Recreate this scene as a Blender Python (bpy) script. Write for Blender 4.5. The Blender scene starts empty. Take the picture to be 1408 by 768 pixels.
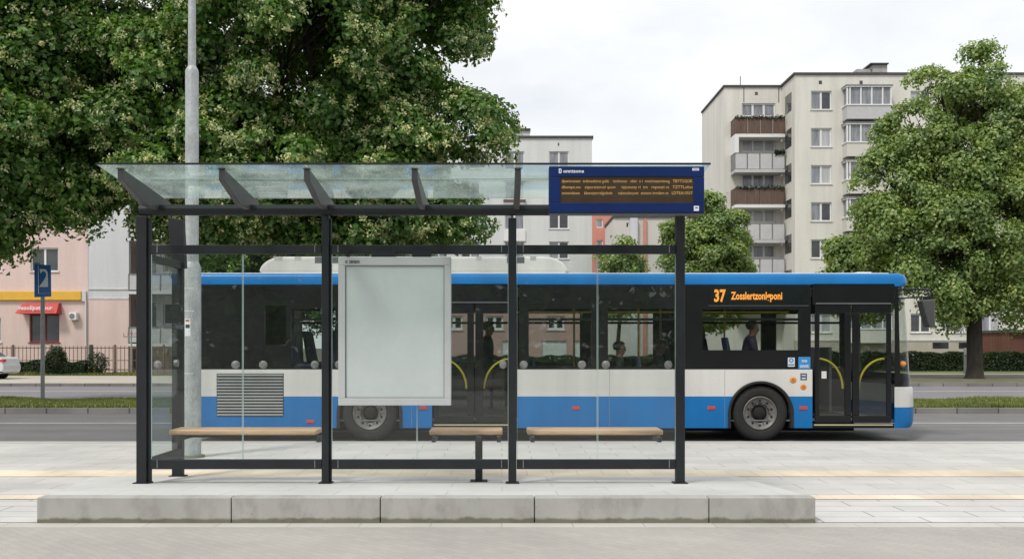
import bpy, bmesh, math, random
import numpy as np
from mathutils import Vector, Matrix
R = math.radians
random.seed(7)
rng = np.random.default_rng(11)
scene = bpy.context.scene
COL = scene.collection
F, VX, HY, EYE = 1400.0, 690.0, 477.0, 1.5
def X(px, d): return (px - VX) * d / F
def Z(py, d): return EYE - (py - HY) * d / F

# ------------------------------------------------------------------ objects
def tag(o, label=None, cat=None, group=None, kind=None):
    if label: o['label'] = label
    if cat: o['category'] = cat
    if group: o['group'] = group
    if kind: o['kind'] = kind
    return o
def wloc(o):
    v = Vector((0, 0, 0))
    while o is not None:
        v += o.location; o = o.parent
    return v
def empty(name, loc, label, cat, group=None):
    o = bpy.data.objects.new(name, None); COL.objects.link(o)
    o.location = loc; o.empty_display_size = .2
    return tag(o, label, cat, group)
def copy_tree(o, parent=None):
    c = o.copy(); COL.objects.link(c); c.parent = parent
    for ch in list(o.children): copy_tree(ch, c)
    return c
def link_mesh(name, me, mats, parent=None):
    o = bpy.data.objects.new(name, me); COL.objects.link(o)
    for m in (mats if isinstance(mats, (list, tuple)) else [mats]): me.materials.append(m)
    if parent is not None:
        o.location = -wloc(parent); o.parent = parent
    return o
def bev(o, w=.01, seg=2):
    m = o.modifiers.new('bevel', 'BEVEL'); m.width = w; m.segments = seg; m.limit_method = 'ANGLE'; m.angle_limit = R(40)
    return o

class MB:
    """collects shapes and links them as ONE mesh object"""
    def __init__(s): s.v, s.f, s.m, s.sm = [], [], [], []
    def add(s, vs, fs, mi=0, smooth=False):
        b = len(s.v); s.v += [tuple(p) for p in vs]
        for f in fs:
            s.f.append([b + i for i in f]); s.m.append(mi); s.sm.append(smooth)
        return s
    def box(s, x0, x1, y0, y1, z0, z1, mi=0):
        vs = [(x0,y0,z0),(x1,y0,z0),(x1,y1,z0),(x0,y1,z0),(x0,y0,z1),(x1,y0,z1),(x1,y1,z1),(x0,y1,z1)]
        return s.add(vs, [(0,3,2,1),(4,5,6,7),(0,1,5,4),(1,2,6,5),(2,3,7,6),(3,0,4,7)], mi)
    def hexa(s, vs, mi=0):
        return s.add(vs, [(0,3,2,1),(4,5,6,7),(0,1,5,4),(1,2,6,5),(2,3,7,6),(3,0,4,7)], mi)
    def prism(s, pts, a0, a1, axis='y', mi=0):
        n = len(pts)
        def P(p, a):
            if axis == 'y': return (p[0], a, p[1])
            if axis == 'x': return (a, p[0], p[1])
            return (p[0], p[1], a)
        vs = [P(p, a0) for p in pts] + [P(p, a1) for p in pts]
        fs = [tuple(range(n)), tuple(range(2*n-1, n-1, -1))]
        fs += [((i+1) % n, i, n+i, n+(i+1) % n) for i in range(n)]
        return s.add(vs, fs, mi)
    def tube(s, path, r, seg=10, mi=0, cap=True):
        path = [Vector(p) for p in path]; n = len(path)
        rs = r if isinstance(r, (list, tuple)) else [r]*n
        vs, fs = [], []
        t0 = (path[1]-path[0]).normalized()
        u = t0.orthogonal().normalized()
        for i, p in enumerate(path):
            t = (path[min(i+1, n-1)] - path[max(i-1, 0)])
            t = t.normalized() if t.length > 1e-9 else t0
            u = (u - t*u.dot(t))
            u = u.normalized() if u.length > 1e-6 else t.orthogonal().normalized()
            w = t.cross(u)
            for k in range(seg):
                a = 2*math.pi*k/seg
                vs.append(p + (u*math.cos(a) + w*math.sin(a))*rs[i])
        for i in range(n-1):
            for k in range(seg):
                a, b = i*seg+k, i*seg+(k+1) % seg
                fs.append((a, b, b+seg, a+seg))
        s.add(vs, fs, mi, True)
        if cap:
            s.add(vs[:seg], [tuple(range(seg-1, -1, -1))], mi); s.add(vs[-seg:], [tuple(range(seg))], mi)
        return s
    def lathe_y(s, prof, cx, cz, cy, seg=48, mi=0):
        """prof: (radius, y offset) pairs turned round the y axis"""
        vs, fs = [], []
        for r, y in prof:
            for k in range(seg):
                a = 2*math.pi*k/seg
                vs.append((cx + r*math.cos(a), cy + y, cz + r*math.sin(a)))
        for i in range(len(prof)-1):
            for k in range(seg):
                a, b = i*seg+k, i*seg+(k+1) % seg
                fs.append((a, b, b+seg, a+seg))
        return s.add(vs, fs, mi, True)
    def disc_y(s, cx, cz, y, r, seg=24, mi=0, rz=None):
        rz = rz or r
        vs = [(cx + r*math.cos(2*math.pi*k/seg), y, cz + rz*math.sin(2*math.pi*k/seg)) for k in range(seg)]
        return s.add(vs, [tuple(range(seg))], mi)
    def build(s, name, mats, parent=None, fix=True):
        me = bpy.data.meshes.new(name)
        me.from_pydata(s.v, [], s.f); me.update()
        me.polygons.foreach_set('material_index', s.m)
        me.polygons.foreach_set('use_smooth', s.sm)
        if fix:
            bm = bmesh.new(); bm.from_mesh(me); bmesh.ops.recalc_face_normals(bm, faces=bm.faces); bm.to_mesh(me); bm.free()
        return link_mesh(name, me, mats, parent)

def text(name, body, x0, x1, z0, z1, y, mat, parent, extrude=.002, shear=0, dotted=False, bold=0):
    """lettering as a mesh facing -y, fitted in a box"""
    cu = bpy.data.curves.new('lettering', 'FONT'); cu.body = body; cu.size = 1; cu.resolution_u = 2
    cu.extrude = 0; cu.shear = shear; cu.offset = bold
    t = bpy.data.objects.new('lettering', cu); COL.objects.link(t)
    dg = bpy.context.evaluated_depsgraph_get(); dg.update()
    me = bpy.data.meshes.new_from_object(t.evaluated_get(dg))
    bpy.data.objects.remove(t)
    n = len(me.vertices); co = np.empty(n*3, np.float32); me.vertices.foreach_get('co', co); co = co.reshape(n, 3)
    lo, hi = co.min(0), co.max(0)
    out = np.empty_like(co)
    out[:, 0] = x0 + (co[:, 0]-lo[0])/(hi[0]-lo[0])*(x1-x0)
    out[:, 2] = z0 + (co[:, 1]-lo[1])/(hi[1]-lo[1])*(z1-z0)
    out[:, 1] = y - extrude
    me.vertices.foreach_set('co', out.ravel()); me.update()
    return link_mesh(name, me, mat, parent)

# ------------------------------------------------------------------ materials
def nodes(name):
    m = bpy.data.materials.new(name); m.use_nodes = True
    nt = m.node_tree; nt.nodes.clear()
    out = nt.nodes.new('ShaderNodeOutputMaterial')
    return m, nt, out
def N(nt, kind, **kw):
    n = nt.nodes.new(kind)
    for k, v in kw.items():
        if k in n.inputs.keys(): n.inputs[k].default_value = v
        else: setattr(n, k, v)
    return n
def c4(c): return (c[0], c[1], c[2], 1)
def ramp(nt, fac, stops):
    r = N(nt, 'ShaderNodeValToRGB'); nt.links.new(fac, r.inputs[0])
    e = r.color_ramp.elements
    while len(e) < len(stops): e.new(.5)
    for el, (p, c) in zip(e, stops): el.position = p; el.color = c4(c)
    return r.outputs[0]
def mixc(nt, fac, a, b, mode='MIX'):
    m = N(nt, 'ShaderNodeMix', data_type='RGBA', blend_type=mode)
    for sock, val in ((0, fac), (6, a), (7, b)):
        if hasattr(val, 'is_linked'): nt.links.new(val, m.inputs[sock])
        else: m.inputs[sock].default_value = val if not isinstance(val, (tuple, list)) else c4(val)
    return m.outputs[2]
def pos(nt, scale=(1, 1, 1)):
    g = N(nt, 'ShaderNodeNewGeometry')
    mp = N(nt, 'ShaderNodeMapping'); mp.inputs['Scale'].default_value = scale
    nt.links.new(g.outputs['Position'], mp.inputs['Vector'])
    return mp.outputs[0]
def noise(nt, vec, scale, detail=4, rough=.55):
    n = N(nt, 'ShaderNodeTexNoise', Scale=scale, Detail=detail, Roughness=rough)
    nt.links.new(vec, n.inputs['Vector']); return n.outputs['Fac']
def mat(name, col, rough=.6, metal=0, var=.12, scale=3, fine=.08, fscale=60, bump=0, bscale=80, spec=.5, coat=0, emit=None, estr=0, stretch=(1, 1, 1), streak=0):
    m, nt, out = nodes(name)
    p = pos(nt, stretch)
    a = ramp(nt, noise(nt, p, scale), [(.3, [c*(1-var) for c in col]), (.7, [min(1, c*(1+var)) for c in col])])
    if fine: 
        g = 1
        b = ramp(nt, noise(nt, p, fscale, 2), [(.3, (1-fine,)*3), (.7, (1,)*3)])
        a = mixc(nt, 1, a, b, 'MULTIPLY')
    if streak:
        a = mixc(nt, 1, a, ramp(nt, noise(nt, pos(nt, (1.6, 1.6, .13)), .9, 6, .6), [(.32, (1-streak,)*3), (.58, (1,)*3)]), 'MULTIPLY')
    bs = N(nt, 'ShaderNodeBsdfPrincipled', Roughness=rough, Metallic=metal)
    bs.inputs['Specular IOR Level'].default_value = spec
    bs.inputs['Coat Weight'].default_value = coat; bs.inputs['Coat Roughness'].default_value = .05
    nt.links.new(a, bs.inputs['Base Color'])
    if bump:
        bp = N(nt, 'ShaderNodeBump', Strength=bump, Distance=.01)
        nt.links.new(noise(nt, p, bscale, 5), bp.inputs['Height']); nt.links.new(bp.outputs[0], bs.inputs['Normal'])
    if emit:
        bs.inputs['Emission Color'].default_value = c4(emit); bs.inputs['Emission Strength'].default_value = estr
    nt.links.new(bs.outputs[0], out.inputs[0])
    return m
def glass(name, tint, refl=1.0, rough=.01, ior=1.45, dirt=0, dirtcol=(.6, .62, .6), milky=False):
    """thin pane: tinted clear pass-through plus a mirror layer"""
    m, nt, out = nodes(name)
    tr = N(nt, 'ShaderNodeBsdfTransparent'); tr.inputs[0].default_value = c4(tint)
    gl = N(nt, 'ShaderNodeBsdfGlossy', Roughness=rough); gl.inputs[0].default_value = (refl,)*3 + (1,)
    lw = N(nt, 'ShaderNodeLayerWeight', Blend=.5); f0 = ((ior-1)/(ior+1))**2
    pw = N(nt, 'ShaderNodeMath', operation='POWER'); nt.links.new(lw.outputs['Facing'], pw.inputs[0]); pw.inputs[1].default_value = 5
    fr = N(nt, 'ShaderNodeMath', operation='MULTIPLY_ADD'); nt.links.new(pw.outputs[0], fr.inputs[0]); fr.inputs[1].default_value = 1-f0; fr.inputs[2].default_value = f0
    mx = N(nt, 'ShaderNodeMixShader')
    nt.links.new(fr.outputs[0], mx.inputs[0]); nt.links.new(tr.outputs[0], mx.inputs[1]); nt.links.new(gl.outputs[0], mx.inputs[2])
    res = mx.outputs[0]
    if dirt:
        df = N(nt, 'ShaderNodeBsdfTranslucent' if milky else 'ShaderNodeBsdfDiffuse'); df.inputs[0].default_value = c4(dirtcol)
        f = ramp(nt, noise(nt, pos(nt), 2.5, 6, .65), [(.35, (dirt*.3,)*3), (.75, (dirt,)*3)])
        m2 = N(nt, 'ShaderNodeMixShader'); nt.links.new(f, m2.inputs[0]); nt.links.new(res, m2.inputs[1]); nt.links.new(df.outputs[0], m2.inputs[2])
        res = m2.outputs[0]
    nt.links.new(res, out.inputs[0]); return m
def foliage(name, stops, trans=.4):
    m, nt, out = nodes(name)
    g = N(nt, 'ShaderNodeNewGeometry')
    col = ramp(nt, g.outputs['Random Per Island'], stops)
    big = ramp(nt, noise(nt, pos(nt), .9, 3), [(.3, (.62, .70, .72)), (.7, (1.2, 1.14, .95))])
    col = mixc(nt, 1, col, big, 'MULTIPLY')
    bs = N(nt, 'ShaderNodeBsdfPrincipled', Roughness=.42); bs.inputs['Specular IOR Level'].default_value = .5
    tl = N(nt, 'ShaderNodeBsdfTranslucent')
    nt.links.new(col, bs.inputs['Base Color'])
    tc = mixc(nt, 1, col, (1.25, 1.3, .6), 'MULTIPLY'); nt.links.new(tc, tl.inputs[0])
    mx = N(nt, 'ShaderNodeMixShader'); mx.inputs[0].default_value = trans
    nt.links.new(bs.outputs[0], mx.inputs[1]); nt.links.new(tl.outputs[0], mx.inputs[2]); nt.links.new(mx.outputs[0], out.inputs[0])
    return m
def paver(name, col, bw, bh, mortar=.006, jdark=.72, var=.06, offset=.5, bumps=.15, rough=.85, stains=.15, rot=0, fine=.08, jsoft=.1):
    """paving slabs laid in rows along x"""
    m, nt, out = nodes(name)
    p = pos(nt)
    if rot:
        mp = N(nt, 'ShaderNodeMapping'); mp.inputs['Rotation'].default_value = (0, 0, rot); nt.links.new(p, mp.inputs['Vector']); pv = mp.outputs[0]
    else: pv = p
    b = N(nt, 'ShaderNodeTexBrick', offset=offset)
    b.inputs['Scale'].default_value = 1; b.inputs['Brick Width'].default_value = bw; b.inputs['Row Height'].default_value = bh
    b.inputs['Mortar Size'].default_value = mortar; b.inputs['Mortar Smooth'].default_value = jsoft
    b.inputs['Color1'].default_value = c4([c*(1-var) for c in col]); b.inputs['Color2'].default_value = c4([c*(1+var) for c in col])
    b.inputs['Mortar'].default_value = c4([c*jdark for c in col])
    nt.links.new(pv, b.inputs['Vector'])
    c = b.outputs['Color']
    s = ramp(nt, noise(nt, p, .7, 6, .6), [(.3, (1-stains*1.3,)*3), (.65, (1+stains*.3,)*3)])
    c = mixc(nt, 1, c, s, 'MULTIPLY')
    g = ramp(nt, noise(nt, p, 90, 3, .7), [(.3, (1-fine,)*3), (.7, (1+fine*.4,)*3)])
    c = mixc(nt, 1, c, g, 'MULTIPLY')
    bs = N(nt, 'ShaderNodeBsdfPrincipled', Roughness=rough); bs.inputs['Specular IOR Level'].default_value = .3
    nt.links.new(c, bs.inputs['Base Color'])
    bp = N(nt, 'ShaderNodeBump', Strength=bumps, Distance=.004); nt.links.new(b.outputs['Fac'], bp.inputs['Height']); bp.invert = True
    bp2 = N(nt, 'ShaderNodeBump', Strength=.25, Distance=.003); nt.links.new(noise(nt, p, 140, 3), bp2.inputs['Height']); nt.links.new(bp.outputs[0], bp2.inputs['Normal'])
    nt.links.new(bp2.outputs[0], bs.inputs['Normal']); nt.links.new(bs.outputs[0], out.inputs[0])
    return m
# ------------------------------------------------------------------ world, sun, camera
w = bpy.data.worlds.new('World'); scene.world = w; w.use_nodes = True
nt = w.node_tree; nt.nodes.clear()
SUN_EL, SUN_AZ = R(52), R(215)           # azimuth of the sun seen from the place: behind the camera, to the left
sky = N(nt, 'ShaderNodeTexSky', sky_type='NISHITA', sun_disc=False, sun_elevation=SUN_EL, sun_rotation=SUN_AZ, air_density=1.0, dust_density=2.5, ozone_density=1.0)
tc = N(nt, 'ShaderNodeTexCoord')
mp = N(nt, 'ShaderNodeMapping'); mp.inputs['Scale'].default_value = (1, 1, 2.2); mp.inputs['Location'].default_value = (.9, 0, .35)
nt.links.new(tc.outputs['Generated'], mp.inputs['Vector'])
cl = noise(nt, mp.outputs[0], 2.6, 8, .55)
cover = ramp(nt, cl, [(.30, (.80,)*3), (.52, (.99,)*3)])
ccol = ramp(nt, noise(nt, mp.outputs[0], 3.4, 6, .55), [(.34, (6.35, 6.55, 6.8)), (.60, (7.7, 7.72, 7.72))])
skc = mixc(nt, cover, sky.outputs[0], ccol)
bg = N(nt, 'ShaderNodeBackground', Strength=.096); nt.links.new(skc, bg.inputs[0])
wo = N(nt, 'ShaderNodeOutputWorld'); nt.links.new(bg.outputs[0], wo.inputs[0])
sl = bpy.data.lights.new('sun', 'SUN'); sl.energy = 1.5; sl.angle = R(10); sl.color = (1, .955, .88)
so = bpy.data.objects.new('sun', sl); COL.objects.link(so)
# direction towards the sun (nishita: rotation 0 = +y, clockwise seen from above)
sd = Vector((math.sin(SUN_AZ)*math.cos(SUN_EL), math.cos(SUN_AZ)*math.cos(SUN_EL), math.sin(SUN_EL)))
so.rotation_euler = sd.to_track_quat('Z', 'Y').to_euler(); so.location = (0, 0, 40)
cam = bpy.data.cameras.new('camera'); co = bpy.data.objects.new('camera', cam); COL.objects.link(co)
co.location = (0, 0, EYE); co.rotation_euler = (R(90), 0, 0)
cam.sensor_width = 36; cam.lens = F/1408*36; cam.shift_x = (704-VX)/1408; cam.shift_y = (HY-384)/1408
cam.clip_end = 3000; scene.camera = co
scene.view_settings.view_transform = 'Standard'; scene.view_settings.look = 'None'; scene.view_settings.exposure = .58; scene.view_settings.gamma = 1
scene.render.engine = 'CYCLES'
cy = scene.cycles; cy.transparent_max_bounces = 40; cy.max_bounces = 8; cy.use_denoising = True; cy.diffuse_bounces = 4; cy.glossy_bounces = 3

# ------------------------------------------------------------------ ground, roads, pavements
M_slab = paver('pale paving', (.55, .538, .515), .8, .4, .007, .66, .04, .5)
M_slab2 = paver('large pale slabs', (.59, .585, .57), .92, .30, .008, .48, .03, .42)
M_plat = paver('platform paving', (.575, .575, .56), 1.0, .5, .006, .76, .03, .5, stains=.13)
M_fore = paver('foreground setts', (.425, .402, .374), .16, .08, .004, .88, .04, .5, stains=.12, rot=R(45), fine=.18)
M_strip = paver('edge strip', (.53, .515, .48), .6, .4, .006, .75, .04, 0)
M_tact = paver('tactile strip', (.76, .65, .50), .3, .3, .006, .8, .05, 0, stains=.25)
M_kerb = mat('kerb concrete', (.47, .465, .45), .85, var=.1, scale=2, fine=.15, bump=.2)
M_kerbd = paver('kerb stones', (.23, .222, .21), 1.0, 20, .02, .4, .12, 0, stains=.2)
M_soil = mat('earth', (.12, .11, .075), .95, var=.35, scale=.6, fine=.3)
M_farpave = mat('far pavement', (.46, .42, .36), .9, var=.12, scale=.5, fine=.12, fscale=12)
M_verge = mat('worn verge', (.15, .145, .09), .95, var=.3, scale=.8, fine=.25, fscale=14)
M_lawn = mat('lawn', (.15, .18, .065), .95, var=.25, scale=.7, fine=.3, fscale=20)
M_line = mat('road paint', (.62, .62, .62), .7, var=.15, scale=1.5, fine=.25, fscale=25)
def asphalt(name, c):
    m, nt, out = nodes(name); p = pos(nt)
    streak = ramp(nt, noise(nt, pos(nt, (.06, 1.3, 1)), 1.2, 5), [(.3, [v*.84 for v in c]), (.7, [v*1.14 for v in c])])
    g = ramp(nt, noise(nt, p, 120, 2, .7), [(.3, (.72,)*3), (.7, (1.25,)*3)])
    b = ramp(nt, noise(nt, p, 1.1, 4), [(.3, (.9,)*3), (.7, (1.08,)*3)])
    col = mixc(nt, 1, mixc(nt, 1, streak, g, 'MULTIPLY'), b, 'MULTIPLY')
    bs = N(nt, 'ShaderNodeBsdfPrincipled', Roughness=.8); nt.links.new(col, bs.inputs['Base Color'])
    bp = N(nt, 'ShaderNodeBump', Strength=.3, Distance=.004); nt.links.new(noise(nt, p, 150, 2), bp.inputs['Height']); nt.links.new(bp.outputs[0], bs.inputs['Normal'])
    nt.links.new(bs.outputs[0], out.inputs[0]); return m
M_asph = asphalt('asphalt', (.155, .152, .153)); M_asph2 = asphalt('far asphalt', (.20, .19, .205))

def sheet(name, x0, x1, y0, y1, z, m, depth=None):
    b = MB()
    if depth: b.box(x0, x1, y0, y1, z-depth, z)
    else: b.add([(x0,y0,z),(x1,y0,z),(x1,y1,z),(x0,y1,z)], [(0,1,2,3)])
    return tag(b.build(name, m, fix=False), kind='structure')
W = 90
sheet('ground', -900, 900, -300, 1500, -.30, M_soil)
sheet('foreground_paving', -W, W, -14, 8.5, 0, M_fore, .25)
sheet('paving_edge_strip', -W, W, 8.503, 8.697, 0, M_strip, .25)
sheet('pavement', -W, W, 8.7, 15.93, 0, M_slab, .25)
sheet('slab_row', -W, -3.99, 8.72, 10.0, .004, M_slab2); sheet('slab_row', 2.69, W, 8.72, 10.0, .004, M_slab2)
sheet('kerb', -W, W, 15.933, 16.2, .006, M_kerb, .3)
sheet('tactile_stripe', -W, W, 11.80, 12.40, .005, M_tact)
sheet('tactile_stripe', -W, -4.0, 10.01, 10.28, .008, M_tact); sheet('tactile_stripe', 2.72, W, 10.01, 10.28, .008, M_tact)
sheet('road', -W, W, 16.2, 24.6, -.10, M_asph, .2)
sheet('lane_line', -W, W, 21.42, 21.56, -.096, M_line)
sheet('median_kerb', -W, W, 24.6, 24.78, .03, M_kerbd, .3)
sheet('median_soil', -W, W, 24.783, 28.75, .02, M_soil, .3)
sheet('median_kerb', -W, W, 28.753, 28.93, .03, M_kerbd, .3)
sheet('far_road', -W, W, 28.93, 41.5, -.10, M_asph2, .2)
sheet('lane_line', -W, W, 37.0, 37.2, -.096, M_line)
sheet('far_kerb', -W, W, 41.5, 41.7, .03, M_kerbd, .3)
xs = X(480, 41.7)
sheet('far_pavement', -W, xs, 41.703, 52.5, .03, M_farpave, .3)
sheet('verge', xs, W, 41.703, 54.5, .03, M_verge, .3)
sheet('far_path', xs, W, 54.503, 57.2, .035, M_farpave, .3)
sheet('lawn', -W, xs, 52.503, 57.9, .045, M_lawn, .3)
sheet('lawn', xs, W, 57.203, 76, .045, M_lawn, .3)
sheet('yard', -W, xs, 57.9, 76, .02, M_verge, .3)
# sloping bus stop platform
def platz(d): return .0639*(12.05-d)
b = MB()
xl, xr, y0, y1 = X(50, 8.7), X(1122, 8.7), 8.86, 11.78
z0, z1 = platz(y0), platz(y1)
vs = [(xl,y0,0),(xr,y0,0),(xr,y1,0),(xl,y1,0),(xl,y0,z0),(xr,y0,z0),(xr,y1,z1),(xl,y1,z1),(xl-.75,y1,.002),(xl-.02,y0,.002)]
b.add(vs, [(4,5,6,7),(0,1,5,4),(1,2,6,5),(2,3,7,6),(4,7,8,9)])
tag(b.build('platform', M_plat, fix=False), kind='structure')
# the concrete kerb blocks along the platform's front
def concrete():
    m, nt, out = nodes('weathered concrete'); p = pos(nt)
    base = ramp(nt, noise(nt, p, 2.2, 6, .6), [(.3, (.34, .338, .322)), (.7, (.425, .422, .405))])
    run = ramp(nt, noise(nt, pos(nt, (3.5, 1, 1.6)), 1.4, 6, .65), [(.36, (.62, .61, .58)), (.52, (1, 1, 1))])
    spot = ramp(nt, noise(nt, p, 18, 3), [(.22, (.75,)*3), (.32, (1,)*3)])
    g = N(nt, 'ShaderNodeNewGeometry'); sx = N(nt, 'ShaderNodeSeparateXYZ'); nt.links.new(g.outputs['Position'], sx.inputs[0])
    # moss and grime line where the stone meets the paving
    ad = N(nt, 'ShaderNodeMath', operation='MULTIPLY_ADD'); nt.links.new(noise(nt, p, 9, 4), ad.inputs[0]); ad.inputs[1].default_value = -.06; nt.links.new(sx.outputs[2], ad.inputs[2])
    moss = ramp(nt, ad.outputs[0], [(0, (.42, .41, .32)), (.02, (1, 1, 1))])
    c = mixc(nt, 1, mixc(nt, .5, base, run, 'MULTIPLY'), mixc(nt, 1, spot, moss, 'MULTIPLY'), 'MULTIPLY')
    bs = N(nt, 'ShaderNodeBsdfPrincipled', Roughness=.9); nt.links.new(c, bs.inputs['Base Color'])
    bp = N(nt, 'ShaderNodeBump', Strength=.10, Distance=.004); nt.links.new(noise(nt, p, 60, 5), bp.inputs['Height']); nt.links.new(bp.outputs[0], bs.inputs['Normal'])
    nt.links.new(bs.outputs[0], out.inputs[0]); return m
M_conc = concrete()
cuts = [50, 318, 523, 735, 975, 1122]
labs = ['long concrete kerb block at the left end of the platform front',
        'concrete kerb block with a dark stained top edge, second from the left end',
        'middle concrete kerb block, under the blank poster frame of the shelter',
        'concrete kerb block under the right bay of the shelter, fourth from left',
        'concrete kerb block at the right end of the platform front']
for i, l in enumerate(labs):
    a, c = X(cuts[i], 8.7)+.004, X(cuts[i+1], 8.7)-.004
    o = MB().box(a, c, 8.698, 8.855, -.05, platz(8.7)+.004).build('kerb_block', M_conc)
    bev(o, .008, 2); tag(o, l, 'kerb block', 'concrete kerb blocks along the platform front')
# ------------------------------------------------------------------ bus shelter
M_dark = mat('anthracite paint', (.022, .025, .028), .5, var=.15, scale=4, fine=.12, fscale=90, bump=.04, bscale=200, spec=.25)
M_raft = mat('lit anthracite paint', (.055, .057, .058), .45, var=.12, scale=4, fine=.1)  # rafters: shelter paint with the lit underside mixed in; plain grey elsewhere
M_glass = glass('shelter glass', (.955, .975, .968), 1, .005, 1.42, dirt=.012)
M_sideg = glass('side glass', (.93, .965, .96), .45, .005, 1.25, dirt=.02)
M_roofg = glass('roof glass', (.83, .90, .885), 1, .02, 1.4, dirt=.30, dirtcol=(.66, .74, .72), milky=True)
M_edge = mat('glass edge', (.45, .56, .54), .25, var=.1)
M_steel = mat('brushed steel', (.22, .225, .22), .45, .3, var=.3, scale=30)
M_wood = mat('varnished beech', (.72, .46, .28), .5, var=.22, scale=2.5, fine=.2, fscale=30, stretch=(.5, 9, 9))
D = 10.48; k = D/F
sh = empty('bus_shelter', (X(565, D), D, platz(D)), 'dark grey glass bus shelter with three wooden benches on the platform', 'bus shelter')
zb = platz(D)
zt = Z(296, D); zbeam = Z(289, D)
def post(pxa, pxb, pxf, ztop, d0=10.44, d1=10.54, nm='post'):
    b = MB().box(X(pxa, D), X(pxb, D), d0, d1, zb-.02, ztop)
    if pxf > pxb: b.box(X(pxb, D)+.001, X(pxf, D), d0+.03, d1-.03, zb-.02, min(ztop, Z(300, D)))
    o = bev(b.build(nm, M_dark, sh), .006)
    p = MB().box(X(pxa, D)-.028, X(pxb, D)+.028, d0-.03, d1+.03, zb-.03, platz(d0-.03)+.008); f = p.build('base_plate', M_dark, o)
    return o
post(189, 203, 208, Z(297, D)); post(443, 453, 456, zt); post(699, 710, 710, Z(300, D)); post(929, 941, 941, zt)
MB().tube([(X(704, D), D, Z(301, D)), (X(704, D), D, Z(294, D))], .012).build('post_pin', M_steel, sh)
# splayed head plate over the left posts
for (xa, d, zz) in ((X(196, D), D, Z(297, D)), (X(244.5, 11.65), 11.65, 2.72)):
    x0, x1 = xa-.05, xa+.05
    zt2 = zz+.02 if d < 11 else 2.98
    o = MB().hexa([(x0,d-.05,zz-.32),(x1+.045,d-.05,zz-.32),(x1+.045,d+.05,zz-.32),(x0,d+.05,zz-.32),(x0-.05,d-.05,zt2),(x1+.02,d-.05,zt2-.03),(x1+.02,d+.05,zt2-.03),(x0-.05,d+.05,zt2)])
    if d > 11: bev(o.build('post_head', M_dark, sh), .006)
# rear corner post
d = 11.65; xa, xb = X(238, d), X(252, d)
bev(MB().box(xa, xb, d-.05, d+.05, -.02, 2.42).build('post', M_dark, sh), .006)
MB().box(xa-.03, xb+.03, d-.07, d+.07, -.02, platz(d)+.012).build('base_plate', M_dark, sh)
# top beam, rails
o = MB().tube([(X(193, D), D-.01, zbeam), (X(942, D), D-.01, zbeam)], .056, 20).build('beam', M_dark, sh)
for (nm, ya, yb) in (('rail', 337, 349), ('rail', 631, 644)):
    z1, z0 = Z(ya, D), Z(yb, D)
    for pa, pb in ((208.5, 442.6), (456.4, 698.6), (710.4, 928.6)):
        r = bev(MB().box(X(pa, D), X(pb, D), D-.03, D+.035, z0, z1).build(nm, M_dark, sh), .005)
        for q in (pa+9, pb-9):
            MB().box(X(q, D)-.004, X(q, D)+.004, D-.034, D-.0305, z0+.012, z1-.004).build('rail_clip', M_steel, r)
xs0 = X(199, D)
# side rails between the left posts
for ya, yb in ((348, 358), (631, 644)):
    z1, z0 = Z(ya, D), Z(yb, D)
    bev(MB().box(xs0-.03, xs0+.03, D+.063, 11.597, z0, z1).build('side_rail', M_dark, sh), .005)
# panes
zp0, zp1 = Z(630.5, D), Z(349.5, D)
def pane(pa, pb, nm='glass_pane', lab=None):
    x0, x1 = X(pa, D), X(pb, D)
    g = MB().box(x0, x1, D-.005, D+.005, zp0, zp1).build(nm, M_glass, sh)
    e = MB()
    for q, s in ((x0, 1), (x1, -1)): e.box(min(q-.0005*s, q+.0035*s), max(q-.0005*s, q+.0035*s), D-.0062, D+.0062, zp0, zp1)
    e.build('pane_edge', M_edge, g)
for pa, pb in ((208.3, 333.5), (334.5, 442.8), (456.3, 573), (574, 698.8), (710.8, 821), (822, 928.7)): pane(pa, pb)
g = MB().box(xs0-.005, xs0+.005, D+.07, 11.595, Z(630.5, D), Z(358.5, D)).build('glass_pane', M_sideg, sh)
def clampd(x, y, z, side=False):
    b = MB()
    if side:
        b.tube([(x-.02, y, z), (x+.02, y, z)], .042, 18)
    else:
        b.lathe_y([(.0, -.024), (.030, -.024), (.040, -.018), (.042, -.006), (.042, .006), (.040, .018), (.030, .024), (0, .024)], x, z, y, 22)
    b.build('glass_clamp', M_steel, sh)
for q in (217, 324, 362, 433, 466, 563, 583, 692, 720, 800, 833, 919): clampd(X(q, D), D, Z(501, D))
clampd(xs0, 11.5, Z(501, D), True)
# roof: tapered rafters and a sheet of glass rising towards the camera
def rafter(x):
    pr = [(9.45, 3.152), (9.45, 3.045), (10.02, 2.905), (10.40, 2.90), (10.80, 2.955), (10.80, 3.032)]
    o = MB().prism(pr, x-.028, x+.028, 'x').build('rafter', M_raft, sh); bev(o, .006)
    MB().box(x-.033, x+.033, 9.44, 9.47, 3.152, 3.165).build('rafter_clamp', M_dark, o)
for xx in (-3.54, -2.60, -1.81, -.81, .15, 1.0, 1.75): rafter(xx)
def roofz(dd): return 3.166 - .0889*(dd-9.3)
xa, xb = X(132, 9.3), X(977, 9.3)
def roofsheet(x0, x1, nm, m, d0, d1, t=.012, up=0):
    return MB().hexa([(x0,d0,roofz(d0)+up),(x1,d0,roofz(d0)+up),(x1,d1,roofz(d1)+up),(x0,d1,roofz(d1)+up),(x0,d0,roofz(d0)+t+up),(x1,d0,roofz(d0)+t+up),(x1,d1,roofz(d1)+t+up),(x0,d1,roofz(d1)+t+up)]).build(nm, m, sh)
seams = [xa, -1.80, .16, xb]
for i in range(3): roofsheet(seams[i]+.003, seams[i+1]-.003, 'roof_glass', M_roofg, 9.304, 10.62)
roofsheet(xa, xb, 'roof_edge_trim', M_dark, 9.29, 9.303, .016, -.002)
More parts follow.
